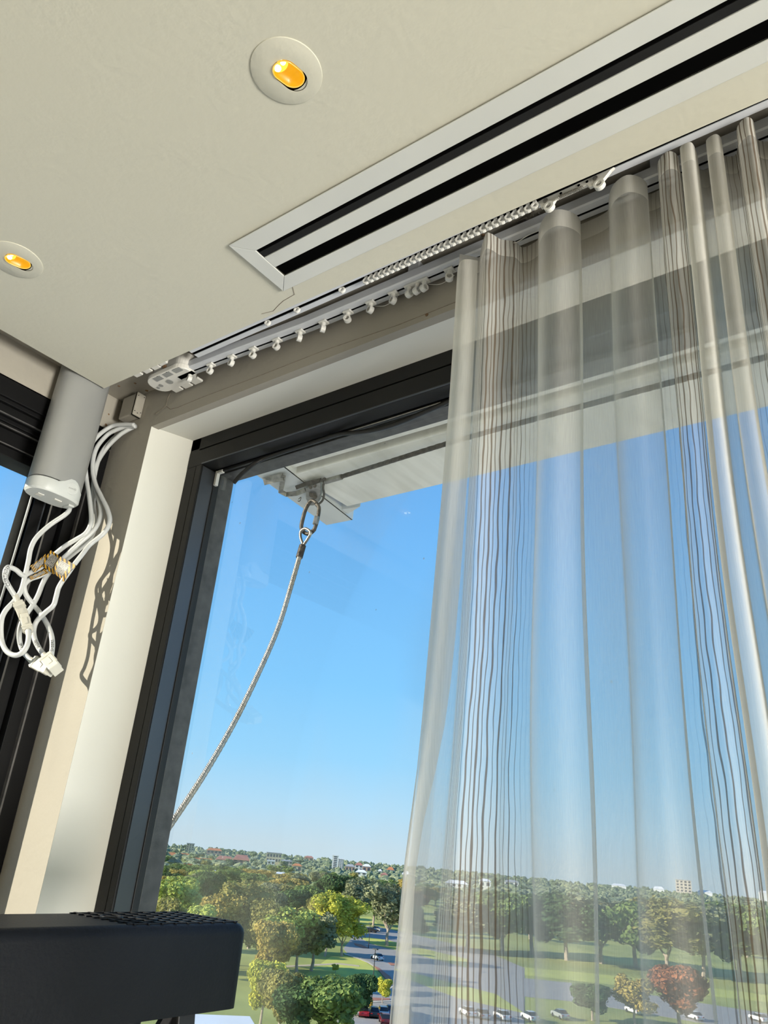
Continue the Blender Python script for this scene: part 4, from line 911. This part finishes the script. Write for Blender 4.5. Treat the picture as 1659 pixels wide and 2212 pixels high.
def crown_mesh(name, n, blobs, q, seed):
    """leaf sprays scattered through a set of ellipsoid clumps, unit crown about 1 wide"""
    g = np.random.default_rng(seed); vs = []; fs = []
    wts = np.array([b[3]*b[4] for b in blobs]); wts = wts/wts.sum()
    idx = g.choice(len(blobs), n, p=wts)
    for i in idx:
        bx, by, bz, rx, rz = blobs[i]; d = g.normal(size=3); d /= np.linalg.norm(d); rad = g.uniform(.72, 1.05)
        c = np.array([bx, by, bz]) + d*np.array([rx, rx, rz])*rad
        nrm = d+g.normal(size=3)*.5; nrm /= np.linalg.norm(nrm); a = np.cross(nrm, g.normal(size=3)); a /= np.linalg.norm(a); b = np.cross(nrm, a)
        s = q*g.uniform(.6, 1.3); k = len(vs); s2 = s*g.uniform(.5, 1)
        vs += [c-a*s, c-b*s2+nrm*s*.3, c+a*s, c+b*s2+nrm*s*.2]; fs.append((k, k+1, k+2, k+3))
    # solid inner mass so that crowns are not see-through
    for bx, by, bz, rx, rz in blobs:
        k = len(vs); m = 7
        for j in range(1, 5):
            ph = math.pi*j/5
            for t in range(m):
                th = 2*math.pi*t/m; rr_ = .66*g.uniform(.85, 1.1)
                vs.append(np.array([bx+rx*rr_*math.sin(ph)*math.cos(th), by+rx*rr_*math.sin(ph)*math.sin(th), bz+rz*rr_*math.cos(ph)]))
        for j in range(3):
            for t in range(m): fs.append((k+j*m+t, k+j*m+(t+1) % m, k+(j+1)*m+(t+1) % m, k+(j+1)*m+t))
        fs.append(tuple(k+t for t in range(m))); fs.append(tuple(k+3*m+t for t in range(m))[::-1])
    me = bpy.data.meshes.new(name); me.from_pydata([tuple(map(float, v)) for v in vs], [], fs); me.materials.append(LEAF['mid']); me.update(); return me
def blobset(seed, n, tall):
    g = np.random.default_rng(seed); out = [(0, 0, .62*tall, .30, .30*tall)]
    for _ in range(n):
        a = g.uniform(0, 2*math.pi); r = g.uniform(.12, .34); z = g.uniform(.33, .86)*tall
        out.append((r*math.cos(a), r*math.sin(a), z, g.uniform(.13, .22), g.uniform(.10, .17)*tall))
    return out
CROWN = [crown_mesh('gum_crown', 4200, blobset(1, 13, 1.5), .034, 1), crown_mesh('round_crown', 4200, blobset(2, 12, 1.0), .034, 2), crown_mesh('tall_crown', 4200, blobset(3, 15, 2.0), .034, 3), crown_mesh('loose_crown', 3000, blobset(4, 9, 1.3), .036, 4)]
TALL = [1.5, 1.0, 2.0, 1.3]
FARC = [crown_mesh('far_crown', 420, blobset(8, 6, .9), .06, 8), crown_mesh('far_crown', 420, blobset(9, 7, 1.15), .06, 9)]
FT = [.9, 1.15]
def trunk_mesh(seed, fork):
    g = np.random.default_rng(seed); mb = MB(); x = 0; y = 0
    mb.tube([(0, 0, 0), (.015, .01, .2), (.0, .02, .45)], [.030, .024, .018], 7)
    for k in range(fork):
        a = g.uniform(0, 6.28); mb.tube([(.01, .015, .30+.04*k), (.10*math.cos(a), .10*math.sin(a), .55), (.2*math.cos(a), .2*math.sin(a), .85)], [.016, .011, .006], 6)
    me = bpy.data.meshes.new('trunk'); me.from_pydata(mb.v, [], mb.f); me.materials.append(M_trunk); me.update(); return me
TRUNK = [trunk_mesh(1, 4), trunk_mesh(2, 3)]
def child(name, me, root, m):
    c = bpy.data.objects.new(name, me); COL.objects.link(c); c.parent = root
    if m is not None: c.material_slots[0].link = 'OBJECT'; c.material_slots[0].material = m
    return c
def tree(p, width, height, ci, leaf, label, group, far=False, pale=True, rot=None, name='tree'):
    """root at the foot; crown scaled to width x height"""
    r = place(name, p, label, 'tree', group); r.rotation_euler = (0, 0, random.uniform(0, 6.28) if rot is None else rot)
    me, tl = (FARC[ci % 2], FT[ci % 2]) if far else (CROWN[ci], TALL[ci])
    r.scale = (width, width, height/(tl*.97))
    child('crown', me, r, LEAF[leaf])
    if not far: child('trunk', TRUNK[ci % 2], r, M_trunk if pale else M_dtrunk)
    return r
def tree_px(cx, base, top, wpx, ci, leaf, label, group='park trees below the window', pale=True):
    p = grd(cx, base); d = p@_f; sc = d/FPX
    hor = ray(cx, base); # height from pixel span along the vertical
    hgt = (base-top)*sc*.92
    return tree(p, wpx*sc*1.45, hgt, ci, leaf, label, group, pale=pale)
NT = [
 (372, 2045, 1903, 88, 3, 'light', 'pale green tree against the window frame at the left of the view'),
 (441, 1985, 1880, 62, 1, 'dark', 'dark green rounded tree in front of the white roofs on the left'),
 (405, 1975, 1893, 40, 1, 'mid', 'blue-green tree just left of the dark rounded tree'),
 (455, 2090, 1925, 84, 0, 'gold', 'golden olive tree behind the ladder top'),
 (506, 2085, 1893, 92, 2, 'olive', 'tall golden olive gum left of centre in the view'),
 (558, 2100, 1935, 66, 2, 'olive', 'narrow brownish gum right of the tall golden olive gum'),
 (606, 2108, 1955, 92, 0, 'light', 'light green tree with a white trunk left of the lawn'),
 (622, 2010, 1920, 80, 1, 'dark', 'dark tree mass below the white block of flats on the left'),
 (662, 1998, 1912, 70, 1, 'mid', 'green tree crown in the middle distance above the gums'),
 (640, 2102, 1968, 88, 3, 'olive', 'gum with a pinkish leaning trunk at the lawn edge'),
 (672, 2098, 1975, 96, 3, 'grey', 'grey-green gum with forked white limbs beside the lawn'),
 (702, 2066, 1918, 62, 2, 'yellow', 'yellow-green tree left of the road, left of a pair'),
 (738, 2066, 1930, 74, 2, 'yellow', 'tall yellow-green tree right beside the road bend'),
 (730, 1992, 1888, 76, 1, 'dark', 'dark green spreading tree behind the yellow-green pair'),
 (772, 2008, 1890, 66, 0, 'grey', 'grey gum with a pale fork behind the road'),
 (806, 2000, 1900, 60, 1, 'mid', 'mid green tree under the small white roofs'),
 (836, 2044, 1903, 92, 0, 'grey', 'large grey-green gum with a white trunk on the far verge'),
 (884, 1998, 1922, 56, 1, 'red', 'rust-red autumn tree beside the curtain edge'),
 (882, 2042, 1952, 56, 0, 'grey', 'shaded gum beside the curtain edge in front of the rusty tree'),
 (350, 2090, 1935, 70, 0, 'olive', 'olive tree hugging the window frame low at the left'),
 (420, 2110, 1960, 80, 3, 'light', 'light olive tree low behind the ladder top'),
 (536, 2050, 1915, 70, 1, 'mid', 'green tree tucked behind the golden olive gum'),
 (580, 2130, 1990, 80, 1, 'gold', 'golden rounded tree left of the white trunk'),
 (575, 2030, 1925, 60, 1, 'grey', 'grey tree behind the narrow brownish gum'),
 (690, 2030, 1940, 70, 1, 'olive', 'olive tree behind the grey-green forked gum'),
 (800, 1965, 1905, 56, 1, 'olive', 'olive tree crown between the two grey gums'),
 (850, 1985, 1925, 60, 1, 'mid', 'green tree behind the white-trunked verge gum'),
 (562, 2215, 2078, 74, 1, 'yellow', 'yellow-green bush crown right of the ladder'),
 (600, 2235, 2098, 90, 1, 'olive', 'olive bushy tree below the lawn, left of the dark trees'),
 (632, 2262, 2132, 100, 1, 'dark', 'dark leafy tree at the bottom of the view near the ladder'),
 (706, 2270, 2116, 122, 1, 'mid', 'big dark rounded tree at the bottom of the view'),
 (774, 2196, 2106, 60, 1, 'dark', 'dark round tree between the lawn and the car park'),
 (826, 2168, 2116, 32, 3, 'yellow', 'small yellow-leaved street tree by the junction'),
 (724, 2102, 2084, 15, 3, 'yellow', 'tiny sapling standing on the open lawn'),
 (876, 2062, 2038, 22, 3, 'olive', 'small sparse tree on the verge by the curtain'),
 (1010, 2050, 1925, 120, 0, 'grey', 'grey gum seen through the striped part of the curtain'),
 (1085, 2060, 1925, 110, 1, 'mid', 'green tree seen through the curtain right of the first stripes'),
 (1150, 2062, 1930, 110, 1, 'dark', 'dark tree seen through the curtain beside the stripes'),
 (1225, 2075, 1925, 130, 0, 'dark', 'tall dark tree in the middle of the curtain view'),
 (1300, 2082, 1932, 120, 0, 'grey', 'broad grey-green gum in the middle of the curtain view'),
 (1375, 2092, 1945, 120, 1, 'mid', 'green tree right of the middle of the curtain'),
 (1445, 2105, 1930, 130, 2, 'olive', 'tall olive tree seen through the right of the curtain'),
 (1520, 2112, 1945, 120, 0, 'grey', 'grey gum seen beside the right stripe bundle'),
 (1600, 2120, 1950, 130, 1, 'mid', 'green tree at the right picture edge behind the curtain'),
 (1280, 2205, 2128, 74, 1, 'dark', 'dark round tree on the lawn seen low through the curtain'),
 (1372, 2215, 2115, 76, 3, 'gold', 'golden small tree seen low through the curtain'),
 (1470, 2225, 2090, 110, 1, 'red', 'reddish tree seen low at the right of the curtain'),
]
for a in NT: tree_px(*a)
# distant suburb: rows of smaller trees as individuals, the rest one canopy
rg = random.Random(5); cnt = 0
def hor_y(x): return 1764.9 + .0920*x
GRP = 'suburban trees on the far rise'
LBF = {'far': 'small hazy green tree among the distant suburb roofs', 'fardark': 'small hazy dark tree among the distant suburb roofs', 'mid': 'green tree in the middle distance of the suburb',
       'olive': 'olive tree in the middle distance of the suburb', 'red': 'rusty autumn tree in the middle distance of the suburb'}
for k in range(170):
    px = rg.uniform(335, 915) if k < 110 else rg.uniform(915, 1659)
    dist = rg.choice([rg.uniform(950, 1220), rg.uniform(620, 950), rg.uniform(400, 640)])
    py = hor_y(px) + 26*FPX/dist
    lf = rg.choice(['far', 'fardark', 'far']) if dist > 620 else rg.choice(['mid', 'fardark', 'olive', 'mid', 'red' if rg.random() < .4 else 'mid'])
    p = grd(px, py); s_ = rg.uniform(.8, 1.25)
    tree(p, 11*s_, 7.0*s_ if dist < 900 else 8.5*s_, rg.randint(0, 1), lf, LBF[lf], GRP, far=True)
_mid = ['mid', 'dark', 'olive', 'grey', 'light', 'gold']
for k in range(84):
    px = rg.uniform(330, 640) if k < 44 else (rg.uniform(640, 915) if k < 58 else rg.uniform(930, 1659)); dist = rg.uniform(265, 470); lf = rg.choice(_mid)
    if 640 < px < 915: dist = rg.uniform(360, 500)
    s_ = rg.uniform(.85, 1.2); tree(grd(px, hor_y(px)+26*FPX/dist), 15*s_, 9.5*s_, rg.choice([0, 1, 3]), lf, {'mid': 'mid green', 'dark': 'dark green', 'olive': 'olive', 'grey': 'grey-green', 'light': 'light green', 'gold': 'golden'}[lf]+' park tree in the belt before the suburb', 'tree belt between park and suburb')
# the uncountable rest of the canopy out to the skyline
vs = []; fs = []
for k in range(2400):
    px = rg.uniform(300, 1700); dist = 560+690*rg.random()**.8; p = grd(px, hor_y(px)+26*FPX/dist); rx = rg.uniform(3, 6.5); h = rg.uniform(2.0, 4.5)+(dist-560)/690*5.0
    n0 = len(vs); m = 7
    for j, (f1, z1) in enumerate(((.85, .15), (1.0, .5), (.7, .82), (.15, 1.0))):
        for t in range(m):
            a = 2*math.pi*t/m+j; q = f1*rg.uniform(.75, 1.2); vs.append((p[0]+rx*q*math.cos(a), p[1]+rx*q*math.sin(a), GZ+h*z1*rg.uniform(.9, 1.08)))
    for j in range(3):
        for t in range(m): fs.append((n0+j*m+t, n0+j*m+(t+1) % m, n0+(j+1)*m+(t+1) % m, n0+(j+1)*m+t))
    fs.append(tuple(n0+3*m+t for t in range(m)))
mb = MB(); mb.v = vs; mb.f = fs
M_canopy = mat('distant_canopy', (.27, .30, .17), .95, var=.2, scale=.035, col2=(.15, .20, .12), thr=(.4, .6))  # canopy greens carry the distance haze in their colour
cn = mkm('tree_canopy', mb, M_canopy); tag(cn, 'hazy green tree canopy covering the distant suburb to the skyline', 'trees', kind='stuff')

# --- houses and blocks in the distance
WALLS = {'cream': mat('cream_render', (.72, .60, .40), .85, var=.04, scale=.2), 'peach': mat('peach_render', (.68, .46, .32), .85, var=.05, scale=.2), 'white': mat('white_render', (.80, .79, .76), .8, var=.03, scale=.2),
         'brick': mat('pink_brick', (.55, .37, .29), .9, var=.08, scale=.3), 'beige': mat('beige_render', (.60, .52, .42), .85, var=.05, scale=.2)}
ROOFS = {'orange': mat('orange_tiles', (.62, .24, .10), .85, var=.1, scale=.4), 'red': mat('dull_red_tiles', (.48, .22, .17), .85, var=.1, scale=.4), 'white': mat('white_sheet_roof', (.88, .88, .88), .5, var=.03, scale=.2), 'grey': mat('grey_sheet_roof', (.42, .42, .42), .6, var=.05, scale=.2)}
M_pane = mat('dark_window_pane', (.10, .11, .13), .25, var=.1, scale=1)
def house(x0, x1, top, bot, wall, roof, rfrac, label, dist=None, floors=1, bays=3, group=None, name='house', into=None):
    """footprint facing the viewer; pixel box (x0..x1, top..bot); distance by where it stands"""
    cx = (x0+x1)/2; dist = max(dist, min(1230.0, 26*FPX/max(8, (bot+2-hor_y(cx)))))
    p = ray(cx, bot); p = p/FPX*dist                         # at this depth
    sc = dist/FPX; W_ = (x1-x0)*sc; zb = p[2]; zt_ = p[2]+(bot-top)*sc; base = np.array([p[0], p[1], GZ])
    fw = np.array([p[0], p[1], 0]); fw /= np.linalg.norm(fw); rt_ = np.array([fw[1], -fw[0], 0]); dp = max(8.0, W_*.5); zz = np.array([0, 0, 1.0])
    t = into or place(name, base, label, 'building', group)
    H = zt_-GZ; rh = (zt_-zb)*rfrac; hw = H-rh
    c0 = base+fw*dp/2
    mb = MB(); mb.obox(c0+zz*hw/2, (rt_, fw, zz), (W_/2, dp/2, hw/2)); mkm('walls', mb, wall, t)
    mb = MB(); a = c0+zz*hw
    if rfrac > .12:
        e = [a+rt_*sx_*(W_/2+.5)+fw*sy*(dp/2+.5) for sx_, sy in ((-1, -1), (1, -1), (1, 1), (-1, 1))]; rl = max(.1, W_/2-dp*.35)
        mb.add(e+[a-rt_*rl+zz*rh, a+rt_*rl+zz*rh], [(0, 1, 5, 4), (1, 2, 5), (2, 3, 4, 5), (3, 0, 4), (0, 3, 2, 1)])
    else: mb.obox(a+zz*.4, (rt_, fw, zz), (W_/2+.4, dp/2+.4, .5))
    mkm('roof', mb, roof, t)
    wz0 = max(zb-GZ, 0); fh = (hw-wz0)/max(1, floors)
    if bays:
        for f in range(floors):
            for b in range(bays):
                c = c0-fw*(dp/2+.06)+rt_*W_*((b+.5)/bays-.5)+zz*(wz0+fh*(f+.5)); mb = MB(); mb.obox(c, (rt_, fw, zz), (W_/bays*.26, .08, fh*.28)); mkm('window', mb, M_pane, t)
    return t
W_, R_ = WALLS, ROOFS
HS = [
 (401, 417, 1823, 1841, 'cream', 'grey', .08, 'cream tower block on the skyline at the left', 1050, 4, 3),
 (445, 477, 1834, 1851, 'peach', 'orange', .25, 'peach apartment house on the skyline left of centre', 1000, 2, 4),
 (358, 380, 1843, 1861, 'white', 'orange', .4, 'orange-roofed white house against the window frame', 900, 1, 2),
 (380, 413, 1845, 1862, 'peach', 'orange', .55, 'wide orange-roofed house right of the white one', 880, 1, 3),
 (410, 466, 1856, 1876, 'beige', 'orange', .5, 'longest orange tiled roof in the left suburb', 800, 1, 4),
 (463, 500, 1852, 1882, 'brick', 'red', .25, 'pink brick block left of the smeared patch of glass', 800, 3, 4),
 (500, 535, 1850, 1884, 'brick', 'red', .3, 'taller pink brick block beside the smeared patch of glass', 810, 3, 3),
 (574, 606, 1843, 1863, 'cream', 'grey', .1, 'flat cream block on the skyline in the centre', 950, 2, 5),
 (576, 592, 1860, 1874, 'white', 'white', .1, 'small white block under the flat cream block', 820, 2, 2),
 (604, 630, 1859, 1873, 'beige', 'grey', .15, 'low beige block right of the flat cream block', 850, 2, 4),
 (630, 651, 1867, 1882, 'cream', 'orange', .3, 'cream house right of the low beige block', 760, 1, 2),
 (657, 676, 1850, 1862, 'peach', 'red', .3, 'small peach house on the skyline left of the white tower', 1000, 1, 2),
 (716, 729, 1850, 1876, 'white', 'white', .05, 'white stepped tower block on the skyline above the road', 800, 7, 1),
 (729, 741, 1857, 1876, 'white', 'white', .05, '+', 806, 6, 3),
 (745, 766, 1868, 1882, 'peach', 'grey', .35, 'pale peach house right of the white tower', 760, 1, 3),
 (766, 783, 1865, 1880, 'white', 'red', .35, 'white house with a pinkish roof right of the tower', 780, 2, 2),
 (782, 800, 1868, 1884, 'brick', 'white', .3, 'brick house with a white roof right of the tower', 740, 1, 2),
 (768, 792, 1880, 1890, 'white', 'white', .5, 'low white roof below the tower houses', 620, 1, 2),
 (817, 824, 1878, 1888, 'white', 'white', .4, 'tiny white house left of the small orange roof', 700, 1, 1),
 (835, 851, 1874, 1886, 'white', 'orange', .5, 'small orange-roofed house near the curtain', 700, 1, 2),
 (868, 885, 1883, 1895, 'white', 'white', .5, 'white-roofed house near the curtain edge', 660, 1, 2),
 (822, 838, 1886, 1893, 'brick', 'red', .6, 'low red roof under the small orange-roofed house', 600, 0, 0),
 (373, 406, 1883, 1903, 'white', 'white', .45, 'white-roofed building behind the trees at the left', 480, 1, 3),
 (440, 464, 1875, 1886, 'white', 'white', .5, 'white shed roof above the dark rounded tree', 600, 0, 0),
 (466, 482, 1887, 1898, 'white', 'white', .5, 'small white roof right of the dark rounded tree', 520, 0, 0),
 (500, 543, 1884, 1898, 'white', 'white', .35, 'long white roof behind the golden gum', 520, 1, 4),
 (526, 546, 1896, 1912, 'white', 'grey', .3, 'white shed half hidden right of the golden gum', 460, 1, 2),
 (576, 620, 1886, 1908, 'white', 'white', .15, 'long white two-storey building in the centre', 490, 2, 6),
 (580, 634, 1904, 1922, 'white', 'white', .35, 'low white annexe in front of the long white building', 440, 1, 5),
 (772, 788, 1899, 1908, 'white', 'white', .5, 'little white roof above the dark spreading tree', 480, 0, 0),
 (797, 817, 1910, 1930, 'white', 'white', .3, 'white pavilion among the trees behind the road', 400, 1, 2),
 (853, 900, 1906, 1920, 'white', 'white', .5, 'long white roof touching the curtain edge', 450, 1, 4),
 (962, 1010, 1903, 1916, 'white', 'white', .5, 'white roof behind the striped part of the curtain', 480, 1, 4),
 (1035, 1060, 1900, 1916, 'white', 'white', .3, 'white house behind the first curtain stripes', 500, 1, 2),
 (1090, 1120, 1902, 1912, 'white', 'grey', .4, 'pale roof behind the end of the first stripes', 560, 1, 3),
 (1322, 1352, 1910, 1917, 'white', 'white', .5, 'white roof left of the middle fold in the curtain', 620, 0, 0),
 (1412, 1434, 1916, 1926, 'white', 'white', .5, 'white roof right of the middle fold in the curtain', 560, 0, 0),
 (1462, 1494, 1903, 1934, 'beige', 'grey', .05, 'pale apartment tower seen through the right of the curtain', 620, 5, 4),
 (1508, 1538, 1924, 1932, 'white', 'white', .5, 'white roof right of the pale apartment tower', 560, 0, 0),
 (1640, 1659, 1925, 1934, 'white', 'white', .5, 'white roof at the right picture edge', 560, 0, 0),
]
for x0_, x1_, tp, bt_, wl_, rf_, fr_, lb_, ds_, fl_, by_ in HS:
    _h = house(x0_, x1_, tp, bt_, W_[wl_], R_[rf_], fr_, lb_, ds_, fl_, by_, into=_h if lb_ == '+' else None)

# --- cars
PAINT = {'white': mat('white_car_paint', (.80, .80, .80), .25, var=.02), 'red': mat('red_car_paint', (.42, .02, .03), .25, var=.05), 'black': mat('black_car_paint', (.018, .02, .024), .2, var=.1),
         'blue': mat('blue_car_paint', (.05, .10, .22), .25, var=.05), 'silver': mat('silver_car_paint', (.50, .52, .54), .3, .3, var=.03), 'maroon': mat('maroon_car_paint', (.16, .015, .02), .25, var=.05)}
M_tyre = mat('tyre', (.02, .02, .02), .9, var=.1); M_lampr = mat('tail_lamp', (.5, .02, .02), .3, var=.1); M_carg = mat('car_glass', (.02, .025, .03), .1, var=.1)
def car_parts():
    body = MB(); prof = [(-2.15, .35), (-2.2, .75), (-1.9, .92), (-.9, 1.0), (1.5, 1.0), (2.05, .92), (2.15, .6), (2.1, .32)]
    body.loft([[(x, y*(1 if 0 < i < 3 else .96), z) for x, z in prof] for i, y in enumerate((-.88, -.86, .86, .88))])
    cab = MB(); pr = [(-.95, 1.0, .78), (-.35, 1.45, .62), (1.05, 1.48, .62), (1.75, 1.0, .76)]
    cab.loft([[(x, -wy, z) for x, z, wy in pr], [(x, wy, z) for x, z, wy in pr]])
    gl = MB(); pg = [(-.88, 1.03, .80), (-.36, 1.40, .655), (1.03, 1.42, .655), (1.66, 1.03, .785)]; gl.loft([[(x, -wy, z) for x, z, wy in pg], [(x, wy, z) for x, z, wy in pg]])
    whs = []
    for x in (-1.35, 1.35):
        for y in (-.80, .80): whs.append(MB().tube([(x, y-.1, .33), (x, y+.1, .33)], .33, 12))
    roof = MB().box((-.30, -.60, 1.43), (1.0, .60, 1.50))
    lamp = [MB().box((2.08, y-.18, .68), (2.17, y+.18, .84)) for y in (-.6, .6)]
    def tomesh(nm, mb, m):
        me = bpy.data.meshes.new(nm); me.from_pydata(mb.v, [], mb.f); me.materials.append(m); me.update(); bm = bmesh.new(); bm.from_mesh(me); bmesh.ops.recalc_face_normals(bm, faces=bm.faces); bm.to_mesh(me); bm.free(); return me
    return [('body', tomesh('body', body, PAINT['white']), 1), ('cabin', tomesh('cabin', cab, M_carg), 0), ('roof_panel', tomesh('roof_panel', roof, PAINT['white']), 1)] + [('wheel', tomesh('wheel', m, M_tyre), 0) for m in whs] + [('tail_lamp', tomesh('tail_lamp', m, M_lampr), 0) for m in lamp]
CP = car_parts()
def car(px, py, colr, ang, label, group):
    r = place('car', grd(px, py)+np.array([0, 0, .07]), label, 'car', group); r.rotation_euler = (0, 0, ang)
    for nm, me, paint in CP: child(nm, me, r, PAINT[colr] if paint else None)
def kp(a, b): return K[0]+a*K[2], K[1]+b*K[2]
away = math.atan2(125, -95)+math.pi         # bonnet away from the viewer
GC = 'cars parked in the near car park'
for a, b, c, da, lb in ((838, 1912, 'white', .1, 'white parked car half hidden by the dark tree'), (898, 1928, 'red', .1, 'red parked car in the near row'), (1008, 1935, 'black', .1, 'dark parked car beside the red one'),
    (1105, 1930, 'white', .1, 'white parked car right of the dark one'), (1185, 1918, 'blue', .1, 'dark blue parked car between two white ones'), (1272, 1918, 'white', .1, 'white parked car right of the blue one'),
    (1345, 1908, 'silver', .1, 'pale parked car touching the curtain edge'), (1130, 2012, 'maroon', .1, 'maroon car in the nearest row at the picture bottom'), (1240, 2010, 'black', .1, 'black car beside the maroon one at the picture bottom'), (1325, 2000, 'black', .1, 'black car by the curtain at the picture bottom')):
    car(*kp(a, b), c, away+da, lb, GC)
car(*kp(1046, 1335), 'white', away+.55, 'white car driving along the road', None)
for i, (a, b, c) in enumerate(((830, 1030, 'silver'), (868, 1022, 'blue'), (940, 1038, 'white'), (1025, 1032, 'silver'), (985, 1044, 'black'))):
    car(*kp(a, b), c, away+1.2, ('pale car at the left end of the distant parked row', 'blue car in the distant parked row', 'white car in the middle of the distant parked row', 'pale car at the right end of the distant parked row', 'dark car in the distant parked row')[i], 'cars in the distant row')
for i, (px, py, c) in enumerate(((1010, 2195, 'white'), (1040, 2200, 'silver'), (1085, 2203, 'white'), (1145, 2205, 'white'), (1210, 2200, 'silver'), (1370, 2190, 'white'), (1500, 2203, 'white'), (1640, 2207, 'white'))):
    car(px, py, c, away+.3, ('white car low behind the first curtain stripes', 'silver car low behind the curtain stripes', 'white car low behind the middle stripes', 'white car low behind the last stripes', 'silver car low left of the centre fold', 'white car low behind the centre fold', 'white car low by the right stripe bundle', 'white car low at the right picture edge')[i], 'cars behind the curtain')
# --- lamp posts and a bollard
M_pole = mat('dark_lamp_post', (.06, .06, .055), .6, .3, var=.1); M_yel = mat('yellow_base', (.62, .38, .03), .7, var=.1)
def lamp_post(px, py, h, label, yellow=False):
    p = grd(px, py); t = place('lamp_post', p, label, 'lamp post', 'street lamp posts')
    mkm('pole', MB().tube([p, p+np.array([0, 0, h])], [.11, .07], 8), M_pole, t)
    mkm('lamp_head', MB().box(p+np.array([-.5, -.25, h]), p+np.array([.5, .25, h+.18])), M_pole, t)
    if yellow: mkm('base_sleeve', MB().tube([p, p+np.array([0, 0, 1.6])], .30, 10), M_yel, t)
lamp_post(*kp(980, 1862), 9.5, 'tall dark lamp post with a yellow base by the car park', True)
lamp_post(*kp(955, 1215), 6.5, 'dark lamp post on the far red median')
lamp_post(*kp(1335, 1415), 7.0, 'dark lamp post on the road island by the curtain')
lamp_post(*kp(1270, 1150), 7.5, 'dark lamp post on the far verge')
# --- white roof terrace awning of the lower floor, at the foot of the ladder
q0 = grd(540, 2208, -14.0)
mb = MB(); mb.obox(q0+np.array([-1.2, -2.6, 0]), (np.array([.8, -.6, 0]), np.array([.6, .8, 0]), np.array([0, 0, 1.0])), (2.2, 3.0, .15))
tr_ = place('terrace_roof', q0-np.array([0, 0, 12.0]), 'white flat terrace roof low beside the ladder leg', 'roof'); mkm('roof_sheet', mb, ROOFS['white'], tr_, bevel=.05)
mb = MB(); mb.obox(q0+np.array([-1.2, -2.6, -6.1]), (np.array([.8, -.6, 0]), np.array([.6, .8, 0]), np.array([0, 0, 1.0])), (2.0, 2.8, 5.9)); mkm('walls', mb, W_['beige'], tr_)
